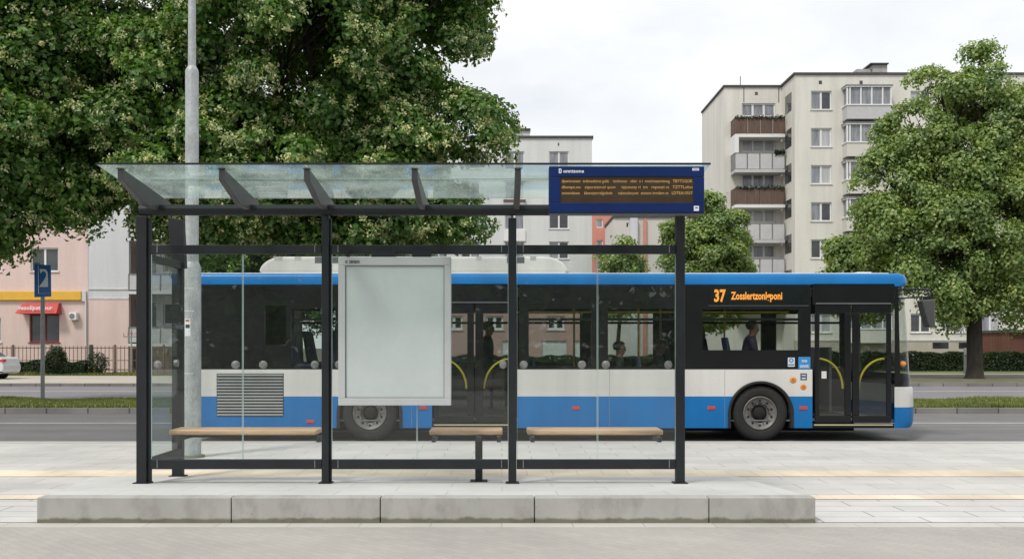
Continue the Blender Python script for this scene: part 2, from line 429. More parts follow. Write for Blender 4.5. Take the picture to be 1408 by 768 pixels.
roofsheet(xa+.3, xb-.2, 'roof_reflection', M_edge, 9.86, 9.885, .004, .013)  # pale strip added to stand for a reflection across the roof glass
# benches
def bench(pa, pb):
    d0, d1 = 10.72, 11.10
    x0, x1 = X(pa, d0), X(pb, d0); z1 = Z(590.5, d0); z0 = z1-.055
    s = bev(MB().box(x0, x1, d0, d1, z0, z1).build('bench_seat', M_wood, sh), .016, 3)
    return x0, x1, d0, d1, z0
for pa, pb, arms in ((232, 435, (243, 440)), (590, 691, (597, 686, 658)), (725, 912, (732, 905))):
    x0, x1, d0, d1, z0 = bench(pa, pb)
    for q in arms:
        xx = X(q, 10.6)
        b = MB()
        if q == 658: b.box(xx-.038, xx+.038, 10.72, 10.80, platz(10.8)-.02, z0-.012); b.box(xx-.09, xx+.09, 10.69, 10.87, platz(10.8)-.02, platz(10.69)+.006)
        b.box(xx-.02, xx+.02, 10.50, 11.06, z0-.055, z0-.002)
        b.build('bench_leg' if q == 658 else 'bench_bracket', M_dark, sh)
    MB().box(x0+.02, x1-.02, 10.9, 10.96, z0-.04, z0-.003).build('bench_rail', M_dark, sh)
# ------------------------------------------------------------------ blank poster frame
M_alu = mat('light grey powder coat', (.47, .49, .495), .5, var=.05, scale=3)
M_post = mat('blank poster', (.50, .55, .545), .8, var=.05, scale=2, fine=.03, fscale=15)
M_ink = mat('black print', (.02, .02, .02), .6)
dp = 10.30
pf = empty('poster_frame', (X(542, dp), dp+.05, Z(557, dp)), 'empty light grey poster frame hanging in the middle bay of the shelter', 'poster frame')
x0, x1, z0, z1 = X(465, dp), X(620, dp), Z(557, dp), Z(353, dp)
xi0, xi1, zi0, zi1 = X(474.5, dp), X(611, dp), Z(547, dp), Z(364.5, dp)
b = MB().box(x0, x1, dp, dp+.10, zi1, z1).box(x0, x1, dp, dp+.10, z0, zi0).box(x0, xi0, dp, dp+.10, zi0, zi1).box(xi1, x1, dp, dp+.10, zi0, zi1)
bev(b.build('frame', M_alu, pf), .005)
MB().box(xi0-.004, xi1+.004, dp+.022, dp+.09, zi0-.004, zi1+.004).build('panel', M_post, pf)
gk = MB()
t = .007
gk.box(xi0, xi1, dp+.012, dp+.02, zi1-t, zi1).box(xi0, xi1, dp+.012, dp+.02, zi0, zi0+t).box(xi0, xi0+t, dp+.012, dp+.02, zi0+t, zi1-t).box(xi1-t, xi1, dp+.012, dp+.02, zi0+t, zi1-t)
gk.build('gasket', mat('gasket grey', (.16, .18, .18), .7), pf)
text('lettering', 'zenann', X(480, dp), X(494.5, dp), Z(362, dp), Z(357.8, dp), dp, M_ink, pf, bold=.02)
mk = MB(); mk.disc_y(X(476.5, dp), Z(359.9, dp), dp-.002, .014, 20); mk.build('mark', M_ink, pf)
mk = MB(); mk.box(X(476.2, dp), X(478, dp), dp-.0045, dp-.003, Z(360.4, dp), Z(359.4, dp)); mk.disc_y(X(476.8, dp), Z(359.9, dp), dp-.003, .005, 12); mk.build('mark_counter', M_alu, pf)
for pa, pb in ((475, 478), (510, 543), (566, 592)):
    MB().box(X(pa, dp), X(pb, dp), dp+.06, D-.033, z1-.003, Z(346, D)).build('hanger', M_dark, pf)
# ------------------------------------------------------------------ departure display
M_navy = mat('navy enamel', (.0085, .024, .105), .35, var=.12, scale=3, fine=.06, spec=.15)
M_scr = mat('led screen', (.042, .030, .019), .35, var=.25, scale=6, fine=.3, fscale=300, emit=(.9, .62, .3), estr=.016, spec=.1)
M_led = mat('amber led', (.5, .3, .1), .5, emit=(1, .68, .30), estr=.075)
M_wht = mat('white print', (.72, .74, .78), .5)
dd = 9.16
ds = empty('departure_display', (X(861, dd), dd+.06, Z(294, dd)), 'navy blue departure board with amber LED rows at the right end of the shelter roof', 'departure board')
x0, x1, z0, z1 = X(755, dd), X(968.5, dd), Z(292.5, dd), Z(228.5, dd)
sx0, sx1, sz0, sz1 = X(770.5, dd), X(954, dd), Z(278.5, dd), Z(243, dd)
b = MB().box(x0, x1, dd, dd+.12, sz1, z1).box(x0, x1, dd, dd+.12, z0, sz0).box(x0, sx0, dd, dd+.12, sz0, sz1).box(sx1, x1, dd, dd+.12, sz0, sz1)
b.box(x0+.01, x1-.01, dd+.05, dd+.115, z0+.01, z1-.01)
bev(b.build('housing', M_navy, ds), .006)
MB().box(sx0-.003, sx1+.003, dd+.014, dd+.045, sz0-.003, sz1+.003).build('screen', M_scr, ds)
MB().box(x0+.005, x1-.005, dd+.006, dd+.115, Z(294.3, dd), z0-.002).build('bottom_trim', M_raft, ds)
rows = [(249.2, 'djxwnrunwn:  trdnnsektrst gubk    tnnhnnon   nbkr  n i  nnntrnnanretnog   TBYTOGOK'),
        (257.4, 'dbwxpn.nx:   zzpsrststrutl quon     tzjtutszty ri  trs   rnpxtsti ct   TZTTLofon'),
        (265.6, 'snxwnduwn    bbwstytnrafgtdtnb:     tsbnnubnyott  snnnnn trnnbrn m   LDTEA13557')]
for py, s in rows: text('led_row', s, X(772.5, dd), X(952.5, dd), Z(py+2.7, dd), Z(py-2.7, dd), dd+.0135, M_led, ds, .0015)
text('lettering', 'onntsone', X(774.5, dd), X(803, dd), Z(237.6, dd), Z(233.4, dd), dd, M_wht, ds, .002, bold=.02)
mk = MB()
cx, cz = X(770.3, dd), Z(235, dd); a = .0125
mk.prism([(cx-a, cz-.021), (cx+a*.5, cz-.021), (cx+a, cz-.012), (cx+a, cz+.012), (cx+a*.5, cz+.021), (cx-a, cz+.021)], dd-.003, dd-.001, 'y')
mk.build('mark', M_wht, ds)
MB().box(cx-.0045, cx+.0045, dd-.0045, dd-.0032, cz-.011, cz+.011).build('mark_counter', M_navy, ds)
o = MB().box(X(952, dd), X(961, dd), dd-.003, dd-.001, Z(234.6, dd), Z(231.2, dd)).build('sticker', M_wht, ds)
text('sticker_print', 'ooon', X(953.2, dd), X(960, dd), Z(234, dd), Z(231.9, dd), dd-.003, M_navy, o, .0015)
o = MB().box(X(954, dd), X(961, dd), dd-.003, dd-.001, Z(290, dd), Z(283, dd)).build('sticker', M_wht, ds)
mk = MB().box(X(955.8, dd), X(959.6, dd), dd-.0045, dd-.0032, Z(286.3, dd), Z(285.5, dd)).box(X(956.4, dd), X(958.6, dd), dd-.0045, dd-.0032, Z(285.2, dd), Z(284.8, dd)); mk.build('sticker_print', M_navy, o)
for q in (790, 935): MB().box(X(q, dd)-.03, X(q, dd)+.03, dd+.118, D-.05, 2.875, 2.925).build('mounting_arm', M_dark, ds)
# ------------------------------------------------------------------ galvanised lamp post
M_galv = mat('galvanised steel', (.42, .45, .455), .5, .25, var=.2, scale=7, fine=.25, fscale=45, stretch=(1, 1, .6))
dl = 13.9; lx = X(264, dl)
lp = empty('lamp_post', (lx, dl, 0), 'tall stepped galvanised steel lamp post standing behind the shelter', 'lamp post')
zA, zB = Z(366, dl), Z(96, dl)
MB().tube([(lx, dl, -.05), (lx, dl, zA-.03), (lx, dl, zA), (lx, dl, zA+.06)], [.122, .122, .115, .09], 28).build('base_section', M_galv, lp)
MB().tube([(lx, dl, zA+.05), (lx, dl, zB-.03), (lx, dl, zB), (lx, dl, zB+.05)], [.089, .089, .082, .054], 28).build('middle_section', M_galv, lp)
MB().tube([(lx, dl, zB+.04), (lx, dl, 8.6), (lx+.06, dl, 8.85), (lx+.5, dl, 9.0), (lx+1.2, dl, 9.05)], [.053, .045, .043, .04, .035], 20).build('top_section', M_galv, lp)
lh = MB().box(lx+1.15, lx+1.8, dl-.14, dl+.14, 9.0, 9.12); bev(lh.build('lamp_head', M_galv, lp), .04, 3)
st = MB()
def patch(r, a0, a1, z0, z1):
    b = MB(); n = 6
    vs = [(lx+r*math.sin(a0+(a1-a0)*i/n), dl-r*math.cos(a0+(a1-a0)*i/n), z) for z in (z0, z1) for i in range(n+1)]
    return b.add(vs, [(i, i+1, n+2+i, n+1+i) for i in range(n)])
s1 = patch(.1235, -.55, .12, Z(462, dl), Z(438, dl)).build('sticker', M_wht, lp)
patch(.1245, -.45, .0, Z(442, dl), Z(439.5, dl)).build('sticker_band', mat('red print', (.5, .08, .04)), s1)
patch(.1245, -.45, .05, Z(451, dl), Z(446, dl)).build('sticker_band', M_raft, s1)
for py in (396, 427, 512): patch(.1232, -.7, .5, Z(py+1.2, dl), Z(py, dl)).build('tape_remnant', mat('old tape', (.6, .62, .6), .7, var=.3, scale=40), lp)
patch(.1238, -.25, .35, .45, .95).build('service_door', M_galv, lp)
MB().tube([(lx, dl, -.02), (lx, dl, .03)], .17, 24).build('base_collar', M_conc, lp)
# ------------------------------------------------------------------ city bus
M_blue = mat('bus blue', (.002, .165, .47), .36, var=.07, scale=1.2, fine=.08, fscale=40, coat=.12, spec=.35, streak=.18)
M_bwht = mat('bus white', (.66, .655, .63), .32, var=.05, scale=1.2, fine=.06, fscale=30, coat=.3, streak=.16)
M_blk = mat('gloss black', (.007, .008, .009), .25, var=.2, scale=5, fine=.1, spec=.4)
M_rub = mat('rubber', (.018, .018, .018), .8, var=.25, scale=20, fine=.2)
M_und = mat('underbody', (.012, .012, .012), .9)
M_tint = glass('tinted window', (.87, .895, .885), .95, .012, 1.42, dirt=.006, dirtcol=(.3, .3, .3))
M_scrn = glass('windscreen', (.84, .89, .87), .8, .012, 1.35, dirt=.02)
M_rim = mat('wheel steel', (.19, .185, .175), .55, .4, var=.2, scale=15, fine=.2)
M_yel = mat('yellow rail', (.62, .50, .03), .4, var=.08)
M_red = mat('red lamp', (.55, .05, .025), .3, coat=.5, var=.2, scale=60)
M_org = mat('orange disc', (.70, .27, .06), .5, var=.15, scale=80)
M_stb = mat('blue sticker', (.03, .25, .58), .5, var=.1)
M_grey = mat('interior grey', (.20, .21, .22), .7)
M_seat = mat('seat moquette', (.035, .045, .10), .9, var=.4, scale=40)
M_grl = mat('grille slat', (.30, .31, .31), .45, .3, var=.1)
M_oled = mat('orange led', (.5, .2, .02), .5, emit=(1, .34, .04), estr=.42)
M_gap = mat('panel gap', (.10, .11, .12), .8)
M_seam = mat('panel seam', (.22, .24, .26), .7)
DB = 17.3; DF = DB + 2.55; ZR = -.10
def bx(px): return X(px, DB)
def bz(py): return Z(py, DB)
bus = empty('city_bus', (bx(760), DB+1.27, ZR), 'blue and white low floor city bus standing on the road behind the shelter', 'bus')
xr, xfr = bx(262), bx(1230)
wx = [bx(508), bx(1046)]; wz = ZR+.478; RA = .555
zlow, zmid, zwin, ztopb, zroof = bz(588), bz(544.5), bz(507.5), bz(390), bz(375)
def weld(o):
    bm = bmesh.new(); bm.from_mesh(o.data); bmesh.ops.remove_doubles(bm, verts=bm.verts, dist=1e-5); bm.to_mesh(o.data); bm.free(); return o
def side_panel(x0, x1, y, thick, arches, nm):
    xs = {x0, x1}
    for a in arches:
        for i in range(41): xs.add(a - RA*math.cos(math.pi*i/40))
        xs |= {a-RA-1e-4, a+RA+1e-4}
    xs = sorted(xs)
    def low(x):
        for a in arches:
            if abs(x-a) <= RA+1e-6: return max(zlow, wz + .985*math.sqrt(max(0, RA*RA-(x-a)**2)))
        return zlow
    b = MB(); y1 = y+thick
    for xa, xb in zip(xs[:-1], xs[1:]):
        la, lb = low(xa), low(xb)
        for mi, z0a, z0b, z1 in ((0, la, lb, zmid), (1, max(la, zmid), max(lb, zmid), zwin)):
            if z0a >= z1-1e-6 and z0b >= z1-1e-6: continue
            z0a, z0b = min(z0a, z1), min(z0b, z1)
            b.add([(xa, y, z0a), (xb, y, z0b), (xb, y, z1), (xa, y, z1)], [(0, 1, 2, 3)], mi)
            b.add([(xa, y1, z0a), (xb, y1, z0b), (xb, y1, z1), (xa, y1, z1)], [(3, 2, 1, 0)], mi)
        b.add([(xa, y, la), (xb, y, lb), (xb, y1, lb), (xa, y1, la)], [(3, 2, 1, 0)], 0)
    for x in (x0, x1): b.add([(x, y, zlow), (x, y1, zlow), (x, y1, zwin), (x, y, zwin)], [(0, 1, 2, 3)], 0)
    o = weld(b.build(nm, [M_blue, M_bwht], bus, fix=False))
    return o
side_panel(xr+.02, bx(594), DB, .05, [wx[0]], 'side_panel')
side_panel(bx(711.5), bx(1117), DB, .05, [wx[1]], 'side_panel')
side_panel(xr+.02, xfr, DF, -.05, [wx[0], wx[1]], 'side_panel')
# window band in printed black with openings; openings are (px0,px1,py0,py1)
near = [(364, 393, 420, 474), (400, 461, 424, 503), (470, 588, 424, 503), (727, 813, 424, 503.5), (836, 928, 424, 503.5), (966, 1098, 425, 481)]
far = [(364, 461, 420, 500), (470, 590, 424, 500), (600, 706, 424, 500), (727, 813, 424, 500), (836, 928, 424, 500), (962, 1098, 425, 500), (1122, 1222, 425, 515)]
def band(holes, x0, x1, y0, y1, zt, zb, nm):
    xs = sorted({x0, x1, *[bx(h[0]) for h in holes], *[bx(h[1]) for h in holes]})
    zs = sorted({zb, zt, *[bz(h[2]) for h in holes], *[bz(h[3]) for h in holes]})
    b = MB()
    def hole(xc, zc): return any(bx(h[0]) < xc < bx(h[1]) and bz(h[3]) < zc < bz(h[2]) for h in holes)
    ii = {}
    def vid(i, j, y):
        key = (i, j, y)
        if key not in ii: ii[key] = len(b.v); b.v.append((xs[i], y, zs[j]))
        return ii[key]
    nx, nz = len(xs)-1, len(zs)-1
    solid = lambda i, j: 0 <= i < nx and 0 <= j < nz and not hole((xs[i]+xs[i+1])/2, (zs[j]+zs[j+1])/2)
    def face(*q): b.f.append(list(q)); b.m.append(0); b.sm.append(False)
    for i in range(nx):
        for j in range(nz):
            if not solid(i, j): continue
            face(vid(i,j,y0), vid(i+1,j,y0), vid(i+1,j+1,y0), vid(i,j+1,y0)); face(vid(i,j,y1), vid(i,j+1,y1), vid(i+1,j+1,y1), vid(i+1,j,y1))
            for di, dj, p, q in ((-1,0,(i,j+1),(i,j)), (1,0,(i+1,j),(i+1,j+1)), (0,-1,(i,j),(i+1,j)), (0,1,(i+1,j+1),(i,j+1))):
                if not solid(i+di, j+dj): face(vid(*p,y0), vid(*q,y0), vid(*q,y1), vid(*p,y1))
    return b.build(nm, M_blk, bus)
band(near[:3], xr+.02, bx(592), DB+.004, DB+.05, ztopb, zwin+.002, 'window_band')
band(near[3:], bx(713.5), bx(1115), DB+.004, DB+.05, ztopb, zwin+.002, 'window_band')
band(far, xr+.02, xfr, DF-.05, DF-.004, ztopb, zwin+.002, 'window_band')
for hs, y in ((near, DB+.022), (far, DF-.028)):
    for h in hs:
        g = MB().box(bx(h[0])-.004, bx(h[1])+.004, y, y+.005, bz(h[3])-.004, bz(h[2])+.004).build('window', M_tint, bus)
        if h[1]-h[0] > 50:
            MB().box(bx(h[0])+.002, bx(h[1])-.002, y-.012, y+.017, bz(440.5), bz(437)).build('vent_bar', M_blk, g)
# roof: blue cove down both sides, white top
prof = [(0, bz(390)), (0, bz(381)), (.012, bz(377.8)), (.035, bz(376.2)), (.09, bz(375.2))]
for y0, s in ((DB, 1), (DF, -1)):
    b = MB(); n = len(prof); vs = [(x, y0+s*p[0], p[1]) for x in (xr, xfr) for p in prof]
    b.add(vs, [(i, i+1, n+i+1, n+i) for i in range(n-1)], 0, True)
    b.box(xr, xfr, min(y0+s*.002, y0+s*.06), max(y0+s*.002, y0+s*.06), bz(390.5)-.005, bz(390)+.02)
    b.build('roof_cove', M_blue, bus)
b = MB(); b.box(xr, xfr-.06, DB+.085, DF-.085, bz(377.5), bz(374.4)); bev(b.build('roof', M_bwht, bus), .012)
# front cap: plan curves stacked by height
lev = [(588, 1252), (586, 1255), (581, 1257.4), (572, 1258.5), (559.5, 1258.6), (559.4, 1258.6), (545, 1258), (534, 1257), (531.5, 1255.5), (531.4, 1254), (522, 1253), (514.5, 1251.4), (514.4, 1251.2), (497, 1250), (470, 1248), (440, 1245), (410, 1241.5), (393.2, 1239.5), (393.1, 1240), (391.5, 1244.5), (388, 1246), (382, 1246), (378.5, 1243.5), (376.3, 1239), (375.2, 1232)]
def cap_mat(py, t):
    if py > 559.45: return 0
    if py > 531.45: return 1
    if py > 514.45: return 2
    if py > 393.15: return 3 if t > .16 else 2
    return 0
ns = 40; ym, hw = (DB+DF)/2, (DF-DB)/2
rowsv = []
for py, px in lev:
    z = bz(py); ext = bx(px+13)-xfr; r = []
    inset = {376.3: .03, 375.2: .09, 378.5: .008}.get(py, 0)
    for i in range(ns+1):
        t = math.pi*i/ns; n1 = 2/3.4
        c, s_ = math.cos(t), math.sin(t)
        r.append((xfr + ext*(abs(s_)**n1), ym - (hw-inset)*math.copysign(abs(c)**n1, c), z))
    rowsv.append(r)
groups = {i_: MB() for i_ in range(5)}
for j in range(len(lev)-1):
    for i in range(ns):
        pym = (lev[j][0]+lev[j+1][0])/2
        xt = ((rowsv[j][i][0]+rowsv[j][i+1][0])/2-xfr)/max(1e-6, bx(lev[j][1]+13)-xfr)
        mi = cap_mat(pym, 1 if xt > .24 else .1)
        q = [rowsv[j][i], rowsv[j][i+1], rowsv[j+1][i+1], rowsv[j+1][i]]
        groups[4 if mi == 0 and pym < 400 else mi].add(q, [(0, 1, 2, 3)], 0, True)

b = groups[4]; top = rowsv[-1]; b.add(top, [tuple(range(ns+1))], 0)
for kk, nm, m in ((0, 'front_panel', M_blue), (1, 'front_bumper_band', M_bwht), (2, 'front_pillar', M_blk), (3, 'windscreen', M_scrn), (4, 'roof_front', M_blue)):
    o = weld(groups[kk].build(nm, m, bus, fix=False))
    bm = bmesh.new(); bm.from_mesh(o.data); bmesh.ops.recalc_face_normals(bm, faces=bm.faces); bm.to_mesh(o.data); bm.free()
b = MB(); b.lathe_y([(0, -.02), (.035, -.012), (.05, .0), (.05, .06)], bx(1243), bz(500), DB+.03, 20); b.build('headlight', M_org, bus)
# rear
bev(MB().box(xr, xr+.06, DB+.02, DF-.02, zlow, bz(377)).build('rear_panel', M_blue, bus), .02)
# dark underbody, wheel boxes, engine bay, floor, ceiling
MB().box(xr+.1, xfr-.5, DB+.55, DF-.55, .04, .30).build('underbody', M_und, bus)
MB().box(xr+.07, xfr, DB+.052, DF-.052, .245, .262).build('floor', M_grey, bus)
b = MB()
for a in wx:
    b.box(a-.62, a+.62, DB+.48, DB+.52, .27, 1.0).box(a-.62, a+.62, DB+.053, DB+.519, 1.003, 1.03).box(a-.655, a-.622, DB+.053, DB+.519, .27, 1.03).box(a+.622, a+.655, DB+.053, DB+.519, .27, 1.03)
    b.box(a-.62, a+.62, DF-.52, DF-.48, .27, 1.0).box(a-.62, a+.62, DF-.519, DF-.053, 1.003, 1.03)
b.build('wheel_box', M_und, bus)
MB().box(xr+.07, bx(356), DB+.06, DF-.5, .27, 2.35).build('engine_bay', M_und, bus)
MB().box(xr+.07, xfr-.05, DB+.055, DF-.055, bz(398), bz(395)).build('ceiling', M_grey, bus)
MB().box(xr+.08, xfr-.01, DF-.075, DF-.056, .27, zwin-.02).build('inner_lining', mat('lining', (.045, .047, .05), .7), bus)
# doors
def doorway(pa, pb, leaves, hdr0, hdr1):
    MB().box(bx(pa)+.003, bx(pb)-.003, DB+.002, DB+.06, bz(hdr1), bz(390)-.002).build('door_header', M_blk, bus)
    MB().box(bx(pa)+.06, bx(pb)-.06, DB-.004, DB+.0, bz(hdr1)-.004, bz(hdr1)+.018).build('door_gutter', M_gap, bus)
    MB().box(bx(pa)+.003, bx(pb)-.003, DB+.004, DB+.05, zlow, bz(581.5)).build('door_sill', M_blk, bus)
    MB().box(bx(pa)+.03, bx(pb)-.03, DB-.004, DB+.002, bz(584.5), bz(582.8)).build('door_edge_strip', mat('sill strip', (.55, .48, .30), .6), bus)
    for (la, lb, ga, gb, flip) in leaves:
        y0, y1 = DB+.008, DB+.05
        x0, x1, z0, z1 = bx(la), bx(lb), bz(581), bz(hdr1+.6)
        gx0, gx1, gz0, gz1 = bx(ga), bx(gb), bz(571), bz(430)
        b = MB().box(x0, x1, y0, y1, gz1, z1).box(x0, x1, y0, y1, z0, gz0).box(x0, gx0, y0, y1, gz0, gz1).box(gx1, x1, y0, y1, gz0, gz1)
        dr = bev(b.build('door', M_blk, bus), .008)
        MB().box(gx0-.004, gx1+.004, y0+.018, y0+.023, gz0-.004, gz1+.004).build('door_glass', M_tint, dr)
        pth = []
        for i in range(13):
            t = i/12*math.pi/2
            u, v = math.sin(t), math.cos(t)       # starts flat at the outer edge, ends steep by the meeting stile
            px = (ga+1) + (gb-ga-2)*u if not flip else (gb-1) - (gb-ga-2)*u
            pth.append((bx(px), y1+.035, bz(533-40*v**1.0 if False else 493+41*(1-v))))
        MB().tube(pth, .019, 10).build('door_handle', M_yel, dr)
        MB().box(gx0, gx1, y0+.017, y0+.028, bz(444.5), bz(442.5)).build('glazing_bar', M_blk, dr) if flip is None else None
doorway(1117, 1230, [(1121, 1170.5, 1127, 1162, False), (1172.5, 1226, 1182, 1219.5, True)], 393, 417.5)
doorway(594, 711.5, [(597, 651.5, 603, 642.5, False), (653.5, 709, 664.5, 704, True)], 393, 416)
# grille, lamps, stickers, seams
gx0, gx1 = bx(298), bx(390); gz0, gz1 = bz(571.5), bz(513)
gr = MB().box(gx0, gx1, DB-.004, DB-.001, gz0, gz1).build('grille', M_und, bus)
ng = 14
for i in range(ng):
    z = gz1 - (gz1-gz0)*(i+.5)/ng
    MB().hexa([(gx0+.01,DB-.02,z-.016),(gx1-.01,DB-.02,z-.016),(gx1-.01,DB-.005,z-.012),(gx0+.01,DB-.005,z-.012),(gx0+.01,DB-.018,z+.0),(gx1-.01,DB-.018,z+.0),(gx1-.01,DB-.005,z+.012),(gx0+.01,DB-.005,z+.012)]).build('grille_slat', M_grl, gr)
for px in (427, 582, 792, 978, 1104.5):
    py = 579 if px == 427 else 560.5
    o = MB().box(bx(px-5.5), bx(px+5.5), DB-.012, DB-.001, bz(py+2.3), bz(py-2.3)).build('side_marker', M_red, bus); bev(o, .008)
def sticker(px, py, w_, h_, m, nm='sticker'):
    o = MB().box(bx(px-w_/2), bx(px+w_/2), DB-.003, DB-.0008, bz(py+h_/2), bz(py-h_/2)).build(nm, m, bus); bev(o, .002); return o
o = sticker(1106, 498.5, 16.5, 16.5, M_stb)
text('sticker_print', 'no', bx(1102.5), bx(1110), bz(497.5), bz(494.2), DB-.003, M_bwht, o, .001, bold=.03); text('sticker_print', 'onnt', bx(1099.8), bx(1112), bz(505), bz(500.5), DB-.003, M_bwht, o, .001, bold=.03)
o = sticker(1088, 497.5, 9.5, 12.5, M_bwht)
mk = MB(); mk.disc_y(bx(1088), bz(495), DB-.004, .040, 18); mk.box(bx(1084), bx(1092), DB-.0045, DB-.0035, bz(502), bz(500)); mk.build('sticker_print', M_stb, o)
mk = MB(); mk.disc_y(bx(1088), bz(495), DB-.005, .018, 14); mk.build('sticker_print', M_bwht, o)
o = sticker(1105, 517.5, 9, 9.5, mat('dark blue sticker', (.05, .08, .16), .5)); mk = MB().box(bx(1102.3), bx(1107.7), DB-.0045, DB-.0035, bz(520.5), bz(518.7)).box(bx(1102.3), bx(1107.7), DB-.0045, DB-.0035, bz(516.2), bz(514.8)); mk.build('sticker_print', M_bwht, o)
for px, py, r in ((1090.5, 522, .056), (1104.5, 531.5, .052)):
    mk = MB(); mk.lathe_y([(0, -.006), (r*.7, -.006), (r, -.002), (r, 0)], bx(px), bz(py), DB-.0005, 24); o = mk.build('round_plaque', M_org, bus)
    mk = MB(); mk.disc_y(bx(px), bz(py), DB-.0075, r*.45, 16); mk.build('plaque_mark', mat('plaque brown', (.42, .13, .03)), o)
for px in (466, 566, 838, 996.5): b = MB().box(bx(px)-.003, bx(px)+.003, DB-.001, DB+.002, zlow+.01, zwin-.003); b.build('panel_seam', M_seam, bus)
sticker(1133, 515, 7, 10, M_bwht); 
# destination sign
ds_ = MB().box(bx(976), bx(1110), DB-.001, DB+.003, bz(419), bz(394)).build('destination_sign', mat('sign glass', (.012, .016, .017), .12), bus)
MB().box(bx(974), bx(1112), DB-.004, DB-.001, bz(420.3), bz(419.6)).build('sign_rim', M_gap, ds_)
text('route_number', '37', bx(982), bx(998), bz(415.2), bz(397.5), DB-.001, M_oled, ds_, .001, bold=.035)
text('destination_text', 'Zosslertzonlgponi', bx(1005), bx(1075.5), bz(415), bz(401), DB-.001, M_oled, ds_, .001, bold=.03)
# roof pod
zp = bz(374)
b = MB(); x0, x1, y0, y1 = bx(349), bx(783), DB+.35, DF-.35
pp = []
for i in range(9):
    t = i/8*math.pi/2; pp.append((x0+.42-.42*math.cos(t), zp+.015+.285*math.sin(t)))
for i in range(9):
    t = math.pi/2-i/8*math.pi/2; pp.append((x1-.42+.42*math.cos(t), zp+.015+.285*math.sin(t)))
b.prism(pp, y0, y1, 'y'); pod = bev(b.build('roof_pod', M_bwht, bus), .05, 3)
MB().box(x0+.05, x1-.05, y0-.03, y1+.03, zp-.01, zp+.035).build('pod_base', M_bwht, pod)
for pa, pb, ya, yb in ((433, 467, 352, 360.5), (697, 707.5, 352, 360.5), (710.5, 721, 352, 360.5)):
    kx = (y0)/DB
    MB().box(X(pa, y0), X(pb, y0), y0-.004, y0+.02, Z(yb+1, y0), Z(ya+1, y0)).build('pod_vent', M_gap, pod)
for pa, pb in ((377, 388), (405, 414), (655, 662), (729, 737)):
    MB().box(X(pa, y0), X(pb, y0), y0-.003, y0+.02, Z(358, y0), Z(352.5, y0)).build('pod_hatch', mat('pod grey', (.42, .42, .41)), pod)
bev(MB().box(bx(1192), bx(1214), DB+.5, DB+1.3, bz(375), bz(370.5)).build('roof_hatch', M_bwht, bus), .02)
# mirror
ym_ = DB+.12
arm = MB().tube([(bx(1236), ym_+.1, bz(398)), (bx(1262), ym_, bz(396.5)), (bx(1281), ym_-.02, bz(398)), (bx(1286.5), ym_-.02, bz(404)), (bx(1285), ym_-.02, bz(412))], .017, 8).build('mirror_arm', M_blk, bus)
MB().tube([(bx(1240), ym_+.1, bz(409)), (bx(1284), ym_-.02, bz(407.5))], .013, 8).build('mirror_stay', M_blk, arm)
b = MB().hexa([(bx(1279), ym_-.10, bz(450)), (bx(1287.5), ym_-.10, bz(449)), (bx(1287.5), ym_+.16, bz(449)), (bx(1279), ym_+.16, bz(450)),
               (bx(1268.5), ym_-.10, bz(412)), (bx(1286.5), ym_-.10, bz(410.5)), (bx(1286.5), ym_+.16, bz(410.5)), (bx(1268.5), ym_+.16, bz(412))])
mr = bev(b.build('mirror', mat('mirror shell', (.06, .063, .065), .35), bus), .03, 3)
# wheels
def wheel(a, y, s):
    """s = 1: outer face towards -y"""
    b = MB(); rr = .478
    b.lathe_y([(.285, .02*s), (.30, .0), (.33, -.012*s), (.40, -.016*s), (.445, -.006*s), (.468, .02*s), (rr, .05*s), (rr, .23*s), (.46, .27*s), (.3, .28*s)], a, wz, y, 64)
    wh = b.build('wheel', M_rub, bus)
    rings = MB()
    b = MB(); b.lathe_y([(.292, .018*s), (.285, -.004*s), (.270, -.008*s), (.262, .012*s), (.225, .025*s), (.180, .030*s), (.155, .055*s), (.150, .10*s)], a, wz, y, 48); b.lathe_y([(.285, .05*s), (.0, .12*s)], a, wz, y, 32)
    rim_ = b
    b = MB(); b.lathe_y([(.148, .09*s), (.105, .08*s), (.095, .03*s), (.07, .015*s), (.0, .012*s)], a, wz, y, 32); b.build('hub', M_und, wh)
    b = MB()
    for i in range(10):
        t = 2*math.pi*(i+.5)/10
        cx, cz = a+.208*math.cos(t), wz+.208*math.sin(t)
        rim_.disc_y(cx, cz, y+(.0275 if s > 0 else -.0275)-.004*s, .022, 12, 1)
    rim_.build('rim', [M_rim, M_und], wh)
    b = MB()
    for i in range(10):
        t = 2*math.pi*i/10
        b.tube([(a+.168*math.cos(t), y+.05*s, wz+.168*math.sin(t)), (a+.168*math.cos(t), y+.005*s, wz+.168*math.sin(t))], .013, 8)
    b.build('wheel_nut', M_rim, wh)
for a in wx:
    wheel(a, DB+.035, 1); wheel(a, DF-.035, -1)
    # arch trim
    b = MB(); n = 40; h0 = 0
    vs = []
    for i in range(n+1):
        t = h0 + (math.pi-2*h0)*i/n
        for r, yy in ((RA+.002, DB-.001), (RA+.002, DB-.018), (RA-.045, DB-.018), (RA-.045, DB+.3)):
            vs.append((a+r*math.cos(t), yy, wz+r*.985*math.sin(t)))
    b.add(vs, [(4*i+k_, 4*i+k_+1, 4*i+k_+5, 4*i+k_+4) for i in range(n) for k_ in range(3)], 0, True)
    for s_ in (-1, 1): b.box(min(a+s_*(RA-.045), a+s_*(RA+.002)), max(a+s_*(RA-.045), a+s_*(RA+.002)), DB-.018, DB+.3, zlow, wz-.001)
    b.build('wheel_arch_trim', M_rub, bus)
